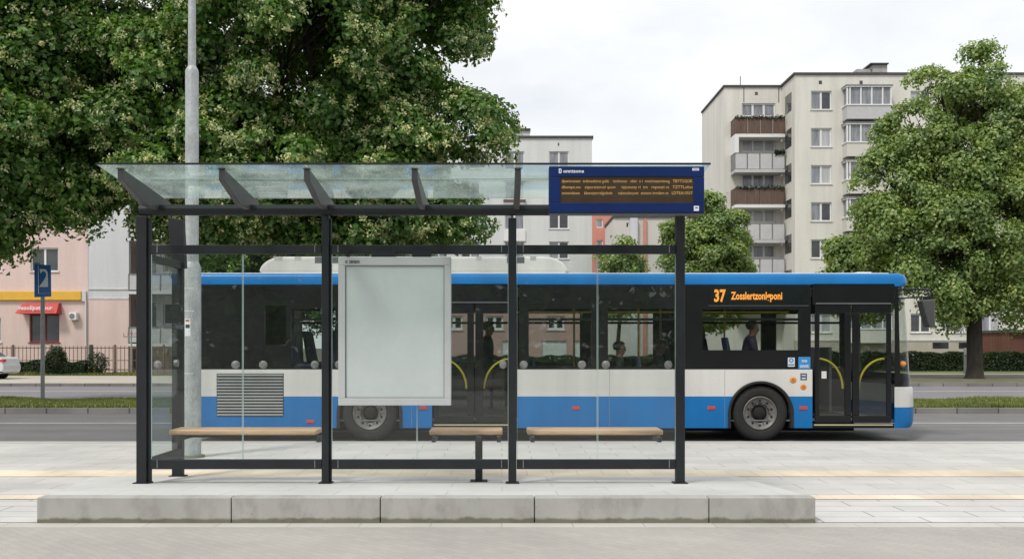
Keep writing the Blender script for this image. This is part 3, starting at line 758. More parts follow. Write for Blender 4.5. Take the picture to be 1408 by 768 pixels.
# seats and grab poles
def seat(px, y, zf, w_=.44, face=1):
    x = bx(px)
    b = MB().box(x-.21, x+.21, y, y+w_, zf+.40, zf+.46)
    s_ = bev(b.build('seat', M_seat, bus), .02)
    xb_ = x-.24*face
    b = MB().hexa([(xb_-.03,y,zf+.44),(xb_+.03,y,zf+.44),(xb_+.03,y+w_,zf+.44),(xb_-.03,y+w_,zf+.44),(xb_-.03-.10*face,y+.02,zf+1.05),(xb_+.02-.10*face,y+.02,zf+1.05),(xb_+.02-.10*face,y+w_-.02,zf+1.05),(xb_-.03-.10*face,y+w_-.02,zf+1.05)])
    bev(b.build('seat_back', M_seat, s_), .025)
    MB().box(x-.05, x+.05, y+.17, y+.27, zf, zf+.4).build('seat_foot', M_grey, s_)
for px, zf in ((420, .75), (478, .75), (548, .75), (760, .265), (846, .265), (908, .265)):
    for y in (DB+.12, DB+.58, DF-.56, DF-1.02): 
        seat(px, y, zf)
for px, zf in ((1030, .62), (970, .62)):
    for y in (DB+.12, DF-.56): seat(px, y, zf)
for px, y in ((838.5, DB+.6), (886, DB+.75), (800, DF-.7), (655, DB+.45), (720, DB+.5), (1012, DB+.9), (1112, DB+.5), (460, DB+.8), (930, DF-.8)):
    MB().tube([(bx(px), y, .27), (bx(px), y, bz(398))], .018, 8).build('grab_pole', mat('amber pole', (.52, .30, .03), .4), bus)
MB().tube([(bx(470), DB+.7, 2.12), (bx(1100), DB+.7, 2.12)], .016, 8).build('grab_rail', M_yel, bus)
# driver's partition
MB().box(bx(1175), bx(1179), DF-1.2, DF-.06, .27, 1.5).build('driver_partition', M_grey, bus)
# ------------------------------------------------------------------ passengers
M_skin = mat('skin', (.20, .11, .08), .55, var=.06)
def person(name, label, x, y, zs, shirt, hair, face=1, lean=0, standing=False, floor=None):
    root = empty(name, (x, y, floor if floor is not None else zs-.45), label, 'person', None)
    f = face; bm = bmesh.new(); sk = bm.verts.layers.skin.verify()
    V = []
    def v(p, r): 
        q = bm.verts.new((x+p[0]*f, y+p[1], p[2])); V.append((q, r)); return q
    def e(a, b): bm.edges.new((a, b)); return b
    fl = floor if floor is not None else zs-.45
    hip = v((0, 0, zs+.10), .135)
    belly = e(hip, v((.0+lean*.1, 0, zs+.26), .125)); chest = e(belly, v((.01+lean*.3, 0, zs+.44), .135))
    nb = e(chest, v((.015+lean*.42, 0, zs+.56), .075)); nk = e(nb, v((.03+lean*.5, 0, zs+.635), .052))
    jaw = e(nk, v((.05+lean*.55, 0, zs+.70), .076)); hd = e(jaw, v((.045+lean*.6, 0, zs+.78), .102)); tp = e(hd, v((.03+lean*.6, 0, zs+.855), .072))
    nose = e(jaw, v((.145+lean*.6, 0, zs+.735), .014))
    for s in (-1, 1):
        ear = e(hd, v((.03+lean*.6, s*.088, zs+.755), .017))
        sh_ = e(nb, v((.01+lean*.4, s*.185, zs+.52), .078)); el = e(sh_, v((.06+lean*.4, s*.215, zs+.27), .046)); wr = e(el, v((.28+lean*.3, s*.14, zs+.19), .032)); pl = e(wr, v((.36+lean*.3, s*.12, zs+.175), .034))
        for q in range(4): e(pl, v((.43+lean*.3-.006*abs(q-1.2), s*(.12+(q-1.5)*.021), zs+.16), .0085))
        e(wr, v((.33+lean*.3, s*.075, zs+.19), .010))
        hp = e(hip, v((.02, s*.10, zs+.07), .088))
        if standing:
            kn = e(hp, v((.03, s*.10, (zs+fl)/2+.02), .062)); an = e(kn, v((0, s*.10, fl+.09), .042)); e(an, v((.15, s*.11, fl+.045), .038))
        else:
            kn = e(hp, v((.44, s*.11, zs+.06), .064)); an = e(kn, v((.42, s*.11, fl+.09), .042)); e(an, v((.57, s*.12, fl+.045), .038))
    for q, r in V: q[sk].radius = (r, r)
    V[0][0][sk].use_root = True
    me = bpy.data.meshes.new('body'); bm.to_mesh(me); bm.free()
    o = bpy.data.objects.new('body', me); COL.objects.link(o)
    o.modifiers.new('skin', 'SKIN'); sm = o.modifiers.new('sub', 'SUBSURF'); sm.levels = sm.render_levels = 2
    dg = bpy.context.evaluated_depsgraph_get(); dg.update()
    m2 = bpy.data.meshes.new_from_object(o.evaluated_get(dg)); bpy.data.objects.remove(o)
    m2.materials.clear()
    body = link_mesh('body', m2, [M_skin, shirt, mat('dark trousers', (.02, .022, .03), .9)], root)
    for p in m2.polygons:
        c = p.center; p.use_smooth = True
        ux = (c.x-x)*f
        p.material_index = 2 if c.z < zs+.165 and not (ux > .25 and c.z > zs+.13) else (1 if c.z < zs+.612+lean*.02 and ux < .27+lean*.3 else 0)
    # hair: cap over the skull, longer at the back
    b = MB(); hx, hz = x+(.028+lean*.6)*f, zs+.795
    vs, fs = [], []
    nu, nv = 20, 10
    for j in range(nv+1):
        for i in range(nu):
            a = 2*math.pi*i/nu; ph = math.pi*(.5*.02) + j/nv*(2.25 if math.cos(a) < .2 else 1.15)
            jit = 1+.05*math.sin(a*5+j)
            vs.append((hx+f*.112*jit*math.sin(ph)*math.cos(a)-f*.008, y+.106*jit*math.sin(ph)*math.sin(a), hz+.098*math.cos(ph)))
    for j in range(nv):
        for i in range(nu):
            a, c = j*nu+i, j*nu+(i+1) % nu
            fs.append((a, c, c+nu, a+nu))
    b.add(vs, fs, 0, True); b.build('hair', hair, body)
    ey = MB()
    for s in (-1, 1): ey.lathe_y([(0, -.009), (.009, 0), (0, .009)], x+(.128+lean*.6)*f, zs+.775, y+s*.033, 10)
    ey.build('eye', M_und, body)
    return root
M_hair = mat('dark hair', (.012, .010, .009), .6, var=.3, scale=30); M_hair2 = mat('brown hair', (.05, .03, .02), .6, var=.3, scale=30)
person('person', 'passenger with dark hair and plum jumper in the front window of the bus', bx(1034), DB+.36, 1.08, mat('plum jumper', (.03, .02, .042), .9), M_hair, 1, .12, floor=.62)
person('person', 'passenger in a black jacket in the left half of the shelter side bus window', bx(853), DB+.36, .72, mat('black jacket', (.015, .016, .018), .8), M_hair, 1, .0, floor=.262)
person('person', 'passenger in a dark grey coat beside the right shelter post', bx(915), DB+.82, .74, mat('dark grey coat', (.035, .037, .045), .85), M_hair2, 1, .0, floor=.262)
person('person', 'standing passenger in a charcoal coat inside the middle door of the bus', bx(668), DB+1.1, 1.08, mat('charcoal coat', (.03, .03, .032), .9), M_hair, 1, 0, True, floor=.262)
# ------------------------------------------------------------------ foliage
def quads_mesh(name, V4, m, parent=None):
    """V4: (n,4,3) leaf corners -> two triangles folded along the midrib"""
    n = len(V4); me = bpy.data.meshes.new(name)
    me.vertices.add(n*4); me.vertices.foreach_set('co', V4.astype(np.float32).ravel())
    me.loops.add(n*6); idx = (np.arange(n)[:, None]*4 + np.array([0, 1, 2, 0, 2, 3])[None]).astype(np.int32)
    me.loops.foreach_set('vertex_index', idx.ravel())
    me.polygons.add(n*2); me.polygons.foreach_set('loop_start', (np.arange(n*2)*3).astype(np.int32))
    me.update(calc_edges=True); me.validate()
    return link_mesh(name, me, m, parent)
def unit(a): return a/np.maximum(1e-9, np.linalg.norm(a, axis=-1, keepdims=True))
def leaves(c, nrm, L, Wd, droop=.35):
    n = len(c); nrm = unit(nrm)
    a = unit(np.cross(nrm, rng.normal(size=(n, 3)))); a[:, 2] -= droop; a -= nrm*(a*nrm).sum(1, keepdims=True)*.7; a = unit(a)
    b = unit(np.cross(nrm, a)); L = L*rng.uniform(.7, 1.25, (n, 1)); Wd = Wd*rng.uniform(.75, 1.2, (n, 1))
    fold = nrm*Wd*.22
    return np.stack([c-a*L*.5, c+b*Wd*.5+fold-a*L*.08, c+a*L*.5-nrm*L*.12, c-b*Wd*.5+fold-a*L*.08], 1)
def sphere(n): return unit(rng.normal(size=(n, 3)))
M_bark = mat('bark', (.045, .038, .030), .95, var=.35, scale=6, fine=.4, fscale=40, bump=.6, bscale=30, stretch=(1, 1, .3))
M_leafA = foliage('lime leaves', [(0, (.048, .115, .020)), (.45, (.092, .205, .040)), (.8, (.165, .30, .072)), (1, (.26, .37, .12))])
M_leafB = foliage('bright lime leaves', [(0, (.12, .20, .050)), (.4, (.225, .335, .105)), (.8, (.35, .44, .18)), (1, (.48, .53, .29))])
M_flow = foliage('pale bracts', [(0, (.42, .48, .22)), (.5, (.60, .64, .36)), (1, (.76, .77, .54))], .25)
M_hedge = foliage('hedge leaves', [(0, (.014, .032, .010)), (.5, (.025, .055, .016)), (1, (.05, .085, .025))])
M_grass = foliage('grass blades', [(0, (.12, .155, .04)), (.5, (.19, .235, .065)), (1, (.30, .30, .11))])
def tree(label, base, trunk_r, crown_z, lobes, density, leaf, m, flowers=0, group='lime trees along the road', per=75, inner=.25, trunk_h=None, flat=.68, cr=.5):
    """lobes: (dx, dy, z, rx, ry, rz); clumps of leaves fill the outer shell of each lobe"""
    bx_, by_, bz_ = base
    t = empty('lime_tree', base, label, 'tree', group)
    L = np.array([[bx_+l[0], by_+l[1], l[2], l[3], l[4], l[5]] for l in lobes])
    # boughs: flattened domes of leaves spread over the skin of every lobe, light on top, open and shaded below
    bc, bo, br = [], [], []
    for l in L:
        area = 4*math.pi*((l[3]*l[4])**1.6/3+(l[3]*l[5])**1.6/3+(l[4]*l[5])**1.6/3)**(1/1.6)
        n = max(5, int(area*density/cr**2)); d = sphere(n)
        r = np.where(rng.random(n) < inner, rng.uniform(.3, .75, n), rng.uniform(.70, 1.14, n))
        p = l[:3] + d*r[:, None]*l[3:6]
        keep = np.ones(n, bool)
        for o in L:
            if o is l: continue
            q = (((p-o[:3])/o[3:6])**2).sum(1); keep &= ~((q < .45) & (rng.random(n) < .8))
        bc.append(p[keep]); bo.append(unit(d[keep]/l[3:6])); br.append(cr*rng.uniform(.55, 1.25, keep.sum()))
    C, O, S = np.concatenate(bc), np.concatenate(bo), np.concatenate(br); nC = len(C)
    cnt = np.maximum(20, (per*(S/cr)**2)).astype(int); ci = np.repeat(np.arange(nC), cnt); n = len(ci)
    dr = sphere(n) + O[ci]*.45 + np.array([0, 0, .45]); dr = unit(dr)
    rad = S[ci]*np.where(rng.random(n) < .3, rng.uniform(.2, .8, n), rng.uniform(.8, 1.08, n))*(1+.22*np.sin(dr[:, 0]*9+ci)*np.sin(dr[:, 1]*8+ci*.7))
    off = dr*rad[:, None]; off[:, 2] *= flat; off[:, 2] -= .25*(off*O[ci]).sum(1)
    P = C[ci] + off + rng.normal(size=(n, 3))*leaf*.35
    nrm = dr*.8 + np.array([0, 0, .30]) + rng.normal(size=(n, 3))*.30
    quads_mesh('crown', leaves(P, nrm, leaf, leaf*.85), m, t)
    if flowers:
        nf = int(nC*flowers*9); fi = rng.integers(0, nC, nf)
        dr = unit(sphere(nf) + O[fi]*.7 + np.array([0, -.25, .3])); off = dr*(S[fi]*rng.uniform(.9, 1.12, nf))[:, None]; off[:, 2] *= flat; off[:, 2] -= .25*(off*O[fi]).sum(1)
        cc = C[fi] + off; k_ = 22; gi = np.repeat(np.arange(nf), k_)
        FP = cc[gi] + rng.normal(size=(len(gi), 3))*np.array([.07, .07, .055])*rng.uniform(.6, 1.3, nf)[gi][:, None]
        quads_mesh('blossom', leaves(FP, rng.normal(size=(len(gi), 3))*.8+np.array([0, -.4, .7]), leaf*.6, leaf*.36, .8), M_flow, t)
    # trunk and limbs
    b = MB(); th = trunk_h or crown_z
    top = Vector((bx_+rng.normal()*.1, by_, th))
    b.tube([(bx_, by_, bz_-.05), (bx_, by_, bz_+.12), (bx_+.02, by_, bz_+.5), (bx_-.02, by_, (bz_+th)/2), tuple(top)], [trunk_r*1.45, trunk_r*1.15, trunk_r, trunk_r*.92, trunk_r*.85], 16)
    b.build('trunk', M_bark, t)
    b = MB()
    for l in L:
        e = Vector(l[:3]); a = top - Vector((0, 0, .3)); mid = a.lerp(e, .5) + Vector((rng.normal()*.25, rng.normal()*.25, .35))
        b.tube([a, a.lerp(mid, .5)+Vector((0, 0, .12)), mid, mid.lerp(e, .6)+Vector((rng.normal()*.15, rng.normal()*.15, 0)), e], [trunk_r*.55, trunk_r*.42, trunk_r*.32, trunk_r*.22, trunk_r*.12], 8)
        near_ = np.where(np.abs((((C-l[:3])/l[3:6])**2).sum(1)-.8) < .35)[0]
        for j in rng.choice(near_, min(16, len(near_)), False):
            s_ = mid.lerp(e, rng.uniform(.1, 1)); q = Vector(C[j]); m_ = s_.lerp(q, .5)+Vector((rng.normal()*.12, rng.normal()*.12, .12))
            b.tube([s_, m_, q], [trunk_r*.13, trunk_r*.08, .012], 5, cap=False)
    b.build('limbs', M_bark, t)
    return t
def px_lobe(base, px, py, rpx, rpy, d, dy=0, ry=None):
    x, z = X(px, d), Z(py, d); s = d/F
    return (x-base[0], d-base[1]+dy, z, rpx*s, (ry or rpx*s), rpy*s)
# two big blossoming limes on the median
bA = (X(402, 27), 27.0, .03)
lobA = [px_lobe(bA, *l, 27) for l in ((400, 60, 165, 150), (555, 45, 84, 105), (612, 185, 62, 58), (520, 245, 105, 80), (600, 265, 46, 52), (400, 250, 120, 75), (270, 235, 115, 78), (222, 130, 92, 108), (330, 300, 70, 45), (480, 305, 80, 42), (400, -110, 210, 130), (560, -70, 110, 100))]
tree('large blossoming lime tree on the median, rising behind the middle of the shelter', bA, .30, 4.6, lobA, 0.9, .145, M_leafA, 1.25, per=430, cr=.78, inner=.38)
bB = (X(-70, 26.6), 26.6, .03)
lobB = [px_lobe(bB, *l, 26.6) for l in ((30, 60, 130, 130), (-60, 150, 150, 130), (60, 190, 110, 95), (10, 262, 78, 70), (95, 245, 62, 58), (-90, 260, 120, 80), (30, -70, 90, 80), (-60, -60, 150, 110))]
tree('large lime tree at the left edge, its boughs hanging over the parking sign', bB, .32, 4.4, lobB, 1.0, .145, M_leafA, .9, per=430, cr=.78, inner=.38)
dR = 47.7; bR = (X(1340, dR), dR, .03)
lobR = [px_lobe(bR, *l, dR) for l in ((1350, 92, 15, 22), (1352, 122, 34, 34), (1296, 136, 42, 42), (1392, 156, 42, 42), (1340, 165, 44, 48), (1258, 188, 38, 38), (1320, 225, 66, 55), (1222, 248, 34, 36), (1410, 235, 66, 62), (1262, 290, 58, 48), (1350, 310, 78, 60), (1222, 318, 40, 38), (1300, 352, 66, 46), (1400, 350, 66, 56), (1236, 366, 38, 32), (1310, 398, 48, 32), (1385, 402, 58, 34), (1286, 424, 22, 20), (1460, 320, 60, 70))]
tree('pale green lime tree with a thick trunk on the far verge at the right', bR, .36, 5.4, lobR, 0.72, .165, M_leafB, .0, per=330, cr=.82, inner=.38, trunk_h=5.8)
dM = 55; bM = (X(966, dM), dM, .04)
lobM = [px_lobe(bM, *l, dM) for l in ((962, 298, 24, 30), (992, 322, 28, 34), (938, 332, 24, 22), (968, 355, 44, 38), (1002, 370, 24, 28), (946, 395, 36, 36), (985, 420, 32, 32))]
tree('rounded lime tree between the right shelter post and the cream flats', bM, .22, 3.0, lobM, 1.1, .17, M_leafB, 0, per=260, cr=.62)
for q_, l_ in ((345, 'lime tree on the far pavement, half hidden by the lamp post'), (490, 'lime tree on the far pavement behind the poster frame')):
    bQ = (X(q_, 56), 56.0, .04)
    tree(l_, bQ, .2, 3.2, [px_lobe(bQ, q_+a_, b_, c_, e_, 56) for a_, b_, c_, e_ in ((0, 300, 62, 50), (-45, 360, 50, 46), (45, 365, 52, 46), (0, 415, 66, 46))], 1.0, .2, M_leafA, 0, per=220, cr=.9)
dS = 52; bS = (X(1180, dS), dS, .04)
lobS = [px_lobe(bS, *l, dS) for l in ((1170, 352, 30, 24), (1200, 372, 40, 32), (1160, 385, 26, 28), (1190, 410, 34, 26))]
tree('small lime tree just left of the big tree above the front of the bus', bS, .15, 2.8, lobS, 1.2, .19, M_leafB, 0, per=190, cr=.62)
dT = 92; bT = (X(850, dT), dT, -.05)
lobT = [px_lobe(bT, *l, dT) for l in ((852, 344, 13, 18), (841, 366, 12, 20), (864, 368, 12, 20), (852, 400, 20, 30))]
tree('distant green tree in front of the far coral and white flats', bT, .2, 4, lobT, 1.2, .32, M_leafB, 0, per=160, cr=1.0)
# unseen leaf mass added behind the viewpoint for shelter and bus glass to mirror
n = 46000; xx = rng.uniform(-46, 46, n); hh = 8.5+2.6*np.sin(xx*.37)+1.8*np.sin(xx*.83+1)
P = np.stack([xx, rng.uniform(-24, -18, n)+1.2*np.sin(xx*.6), .3+hh*rng.random(n)**.8], 1)
tag(quads_mesh('reflection_woods', leaves(P, rng.normal(size=(n, 3))+np.array([0, .8, .5]), .62, .5), M_leafA), kind='stuff')
# hedges and shrubs
def bush(name, label, cat, x0, x1, y0, y1, z0, z1, n, leaf, m, round_=False, group=None, core=True):
    t = empty(name, ((x0+x1)/2, (y0+y1)/2, z0), label, cat, group)
    c = np.array([(x0+x1)/2, (y0+y1)/2, (z0+z1)/2]); h = np.array([(x1-x0)/2, (y1-y0)/2, (z1-z0)/2])
    if round_:
        d = sphere(n); P = c + d*h*rng.uniform(.55, 1.08, (n, 1)); O = d
    else:
        u = rng.uniform(-1, 1, (n, 3)); ax = rng.choice([1, 2, 0], n, p=[.62, .33, .05]); O = np.zeros((n, 3))
        sg = np.where(rng.random(n) < .75, -1, 1); sg = np.where(ax == 2, 1, sg)
        u[np.arange(n), ax] = sg*rng.uniform(.8, 1.06, n); O[np.arange(n), ax] = sg
        P = c + u*h
        P[:, 2] += np.where(u[:, 2] > .6, .05*np.sin(P[:, 0]*2.3)+.04*np.sin(P[:, 0]*5.1), 0)
    quads_mesh('foliage', leaves(P, O+rng.normal(size=(n, 3))*.6+np.array([0, 0, .3]), leaf, leaf*.7), m, t)
    b = MB(); k_ = .8
    if round_: 
        for i in range(7):
            q = c+sphere(1)[0]*h*.7; b.tube([(c[0]+rng.normal()*.05, c[1], z0-.02), tuple(c), tuple(q)], [.03, .02, .008], 6)
    else: b.box(c[0]-h[0]*.98, c[0]+h[0]*.98, c[1]-h[1]*.72, c[1]+h[1]*.72, z0-.02, c[2]+h[2]*.72)  # clipped hedges: dark core box added to block the view through
    b.build('stems_and_core', M_bark if round_ else mat('hedge core', (.012, .016, .009), .95), t)
    return t
dh = 61.5
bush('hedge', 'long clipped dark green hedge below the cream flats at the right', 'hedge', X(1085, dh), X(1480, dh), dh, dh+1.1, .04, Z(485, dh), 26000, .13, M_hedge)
bush('hedge', 'long low hedge seen through the windows of the bus', 'hedge', X(560, 60), X(1060, 60), 60, 61, .04, .95, 15000, .13, M_hedge)
df = 53.4
bush('clipped_shrub', 'upright dark shrub in front of the iron railing, right of the parking sign', 'shrub', X(65, df), X(93, df), df-.55, df+.3, .03, Z(476, df), 3200, .10, M_hedge, True)
bush('low_hedge', 'low dark green hedge along the iron railing at the left', 'hedge', X(16, df), X(120, df), df-.35, df+.25, .04, Z(496.5, df), 7000, .10, M_hedge)
bush('wild_shrub', 'loose thin shrub against the railing by the dark fence post', 'shrub', X(118, df), X(150, df), df-.35, df+.3, .03, Z(484, df), 1000, .10, M_hedge, True)
# grass on the median: blades only where the photo could see them
def grass(name, x0, x1, y0, y1, z, n, h):
    P = np.stack([rng.uniform(x0, x1, n), rng.uniform(y0, y1, n), np.full(n, z)], 1)
    tall = 1+.5*np.sin(P[:, 0]*1.7+P[:, 1])*np.sin(P[:, 0]*.6)
    hh = h*rng.uniform(.5, 1.3, n)*tall; az = rng.uniform(0, 2*math.pi, n); ln = rng.uniform(0, .7, n)*hh; wd = .012
    dx = np.stack([np.cos(az), np.sin(az), np.zeros(n)], 1)*wd
    tip = P + np.stack([np.cos(az+1.6)*ln, np.sin(az+1.6)*ln, hh], 1); mid = P*.5+tip*.5+np.stack([np.zeros(n)]*2+[hh*.1], 1)
    tag(quads_mesh(name, np.stack([P-dx, P+dx, mid+dx*.7, tip], 1), M_grass), kind='stuff')
grass('median_grass', -17, -8, 24.8, 28.7, .015, 42000, .085)
grass('median_grass', -8, 8, 24.8, 28.7, .015, 30000, .085)
grass('median_grass', 8, 17.5, 24.8, 28.7, .015, 42000, .085)
M_gr2 = M_lawn
grass('far_grass', X(0, 53)-3, X(250, 53), 52.5, 54.5, .04, 9000, .14)
# ------------------------------------------------------------------ buildings
M_pink = mat('pink render', (.68, .53, .495), .9, var=.05, scale=.35, fine=.06, fscale=8, streak=.10)
M_pgrey = mat('pale grey render', (.615, .63, .65), .9, var=.04, scale=.3, fine=.05, fscale=8, streak=.10)
M_grbl = mat('light grey render', (.65, .66, .66), .9, var=.03, scale=.2, fine=.05, fscale=5, streak=.12)
M_cream = mat('cream render', (.69, .67, .62), .9, var=.04, scale=.25, fine=.06, fscale=6, streak=.13)
M_cream2 = mat('pale cream render', (.60, .58, .54), .9, var=.04, scale=.3)
M_pvc = mat('white window frame', (.74, .74, .74), .5, var=.03)
M_sill = mat('sill sheet', (.58, .58, .575), .6)
M_dkroof = mat('roof felt', (.07, .07, .07), .9, var=.2, scale=2)
M_win = mat('dark window', (.045, .05, .055), .06, var=.5, scale=.8, spec=.6)
M_palew = mat('pale window', (.23, .24, .27), .12, var=.35, scale=1.3, stretch=(3, 1, .5))  # pale grey-lilac panes, tone streaked upright
M_cur2 = mat('net curtain', (.42, .43, .45), .2, var=.2, scale=2, stretch=(4, 1, .3))
M_brown = mat('brown balcony boards', (.12, .075, .06), .7, var=.3, scale=6, stretch=(2, 1, .2))
M_wpan = mat('white balcony panel', (.50, .50, .515), .6, var=.06)
M_rail = mat('grey balcony rail', (.20, .20, .205), .5)
M_yelw = mat('yellow fascia', (.72, .43, .04), .6, var=.06)
M_redp = mat('red awning', (.48, .045, .04), .6, var=.15, scale=3)
M_maroon = mat('maroon frame', (.16, .025, .03), .6)
def wall(bld, nm, m, x0, x1, z0, z1, y, th, holes):
    """front wall with real openings"""
    xs = sorted({x0, x1, *[h[0] for h in holes], *[h[1] for h in holes]}); xs = [q for q in xs if x0 <= q <= x1]
    zs = sorted({z0, z1, *[h[2] for h in holes], *[h[3] for h in holes]}); zs = [q for q in zs if z0 <= q <= z1]
    b = MB(); idx = {}
    def vid(i, j, yy):
        if (i, j, yy) not in idx: idx[(i, j, yy)] = len(b.v); b.v.append((xs[i], yy, zs[j]))
        return idx[(i, j, yy)]
    nx, nz = len(xs)-1, len(zs)-1
    def solid(i, j):
        if not (0 <= i < nx and 0 <= j < nz): return False
        cx, cz = (xs[i]+xs[i+1])/2, (zs[j]+zs[j+1])/2
        return not any(h[0] < cx < h[1] and h[2] < cz < h[3] for h in holes)
    def face(*q): b.f.append(list(q)); b.m.append(0); b.sm.append(False)
    for i in range(nx):
        for j in range(nz):
            if not solid(i, j): continue
            face(vid(i,j,y), vid(i+1,j,y), vid(i+1,j+1,y), vid(i,j+1,y)); face(vid(i,j,y+th), vid(i,j+1,y+th), vid(i+1,j+1,y+th), vid(i+1,j,y+th))
            for di, dj, p, q in ((-1,0,(i,j+1),(i,j)), (1,0,(i+1,j),(i+1,j+1)), (0,-1,(i,j),(i+1,j)), (0,1,(i+1,j+1),(i,j+1))):
                if not solid(i+di, j+dj): face(vid(*p,y), vid(*q,y), vid(*q,y+th), vid(*p,y+th))
    return b.build(nm, m, bld)
def window(bld, x0, x1, z0, z1, y, leaves_=2, pm=None, fm=None, sill=True, fw=.07, rec=.12, sm=None):
    fm = fm or M_pvc
    b = MB(); ya, yb = y+rec, y+rec+.07
    b.box(x0, x1, ya, yb, z0, z0+fw).box(x0, x1, ya, yb, z1-fw, z1).box(x0, x0+fw, ya, yb, z0+fw, z1-fw).box(x1-fw, x1, ya, yb, z0+fw, z1-fw)
    for i in range(1, leaves_):
        q = x0+(x1-x0)*i/leaves_; b.box(q-fw*.8, q+fw*.8, ya-.01, yb, z0+fw, z1-fw)
    f = b.build('window', fm, bld)
    for i in range(leaves_):
        xa, xb = x0+(x1-x0)*i/leaves_, x0+(x1-x0)*(i+1)/leaves_
        MB().box(xa+.01, xb-.01, ya+.035, ya+.055, z0+.01, z1-.01).build('pane', pm or random.choice([M_win, M_palew, M_palew, M_cur2]), f)
    if sill: MB().box(x0-.06, x1+.06, y-.07, y+rec, z0-.06, z0-.002).build('sill', sm or M_sill, f)
    return f
# --- pink and pale grey block at the left
d = 58; bp = empty('apartment_block', (X(60, d), d, .02), 'pink and pale grey apartment block with a yellow fascia at the left', 'building')
xa, xp, xg, xe = X(-170, d), X(121, d), X(177, d), X(300, d); zt = 15.5
holes = []; wins = []
for pa, pb in ((-36, 1.5), (42, 80), (-110, -72)):
    for r in range(-2, 3):
        ya, yb = 268+72.5*r, 300.5+72.5*r
        if r == 2: continue
        holes.append((X(pa, d), X(pb, d), Z(yb, d), Z(ya, d)))
wins = list(holes)
shop = (X(40.5, d), X(81.5, d), Z(470, d), Z(432, d)); base2 = (X(-36, d), X(1.5, d), Z(470, d), Z(436, d))
z_band = Z(411, d)
wall(bp, 'wall', M_pink, xa, xp, -.05, zt, d, .3, holes+[shop, base2])
for h in wins: window(bp, *h, d, 2, M_win if h[2] < 8 else M_palew)
window(bp, *shop, d, 2, M_win, M_maroon, True, .08, sm=M_maroon); window(bp, *base2, d, 2, M_palew)
wall(bp, 'wall', M_pgrey, xp, xg, Z(410, d), zt, d+.02, .3, [])
wall(bp, 'wall', M_pink, xp, xg, -.05, Z(410, d)-.01, d+.01, .3, [])
MB().box(xp+.02, xg, d-.03, d+.02, Z(398, d), Z(396.4, d)).box(xp+.02, xg, d-.02, d+.02, Z(411, d), Z(409, d)).build('string_course', M_sill, bp)
bev(MB().box(xa, X(113, d), d-.18, d+.0, Z(412.5, d), Z(400.5, d)).build('fascia', M_yelw, bp), .02)
MB().box(X(113.2, d), X(119, d), d-.12, d+.0, Z(414, d), Z(400, d)).build('fascia_end', M_pgrey, bp)
aw = MB().hexa([(X(29, d), d-.75, Z(431, d)), (X(85, d), d-.75, Z(431, d)), (X(85, d), d, Z(432, d)), (X(32, d), d, Z(432, d)), (X(35, d), d-.3, Z(417, d)), (X(84, d), d-.3, Z(417, d)), (X(84, d), d, Z(416.5, d)), (X(35, d), d, Z(416.5, d))]).build('awning', M_redp, bp)
tx = text('lettering', 'vesolipstcour', X(33.5, d), X(80.5, d), Z(428, d), Z(420.5, d), d-.77, M_pvc, aw, .002, .1, bold=.02)
ac = bev(MB().box(X(98, d), X(108.5, d), d-.35, d-.0, Z(440, d), Z(429.5, d)).build('air_conditioner', M_pvc, bp), .03)
mk = MB(); mk.disc_y(X(102.4, d), Z(434.8, d), d-.355, .16, 18); mk.build('fan_grille', M_rail, ac)
MB().tube([(X(118.8, d), d-.08, Z(413, d)), (X(118.8, d), d-.08, .0)], .05, 8).build('downpipe', M_pgrey, bp)
# balcony bay
wall(bp, 'wall', M_pgrey, xg, xe, Z(470, d), zt, d+1.3, .3, [h for r in range(-2, 3) for h in ((X(185, d), X(205, d), Z(376+73*r+2, d), Z(340+73*r, d)), (X(214, d), X(243, d), Z(372+73*r, d), Z(342+73*r, d)), (X(256, d), X(285, d), Z(372+73*r, d), Z(342+73*r, d))) if r < 2])
wall(bp, 'wall', M_pink, xg, xe, -.05, Z(470, d)-.01, d+1.28, .3, [])
for r in range(-2, 2):
    window(bp, X(185, d), X(205, d), Z(378+73*r, d), Z(340+73*r, d), d+1.3, 1, M_win, sill=False)
    window(bp, X(214, d), X(243, d), Z(372+73*r, d), Z(342+73*r, d), d+1.3, 2, M_win); window(bp, X(256, d), X(285, d), Z(372+73*r, d), Z(342+73*r, d), d+1.3, 2, M_win)
    zs_ = Z(404+73*r if r < 1 else 476, d); zr_ = Z(376+73*r, d)
    bl = MB().box(xg, xe, d-.1, d+1.29, zs_-.0, zs_+.16).build('balcony', M_pgrey, bp)
    MB().box(xg+.05, xe-.05, d-.06, d-.03, zs_+.24, zr_-.06).build('balcony_panel', M_wpan, bl)
    rb = MB().box(xg, xe, d-.1, d-.04, zr_-.05, zr_)
    for q in (177.6, 199, 221, 243, 265, 287): rb.box(X(q, d)-.03, X(q, d)+.03, d-.09, d-.065, zs_+.16, zr_-.05)
    rb.build('balcony_rail', M_rail, bl)
MB().box(xa, xe, d+1.6, d+11, -.05, zt-.05).build('rear_block', M_pink, bp)
MB().box(xa-.15, xe+.15, d-.2, d+11.2, zt+.002, zt+.25).build('roof', M_dkroof, bp)
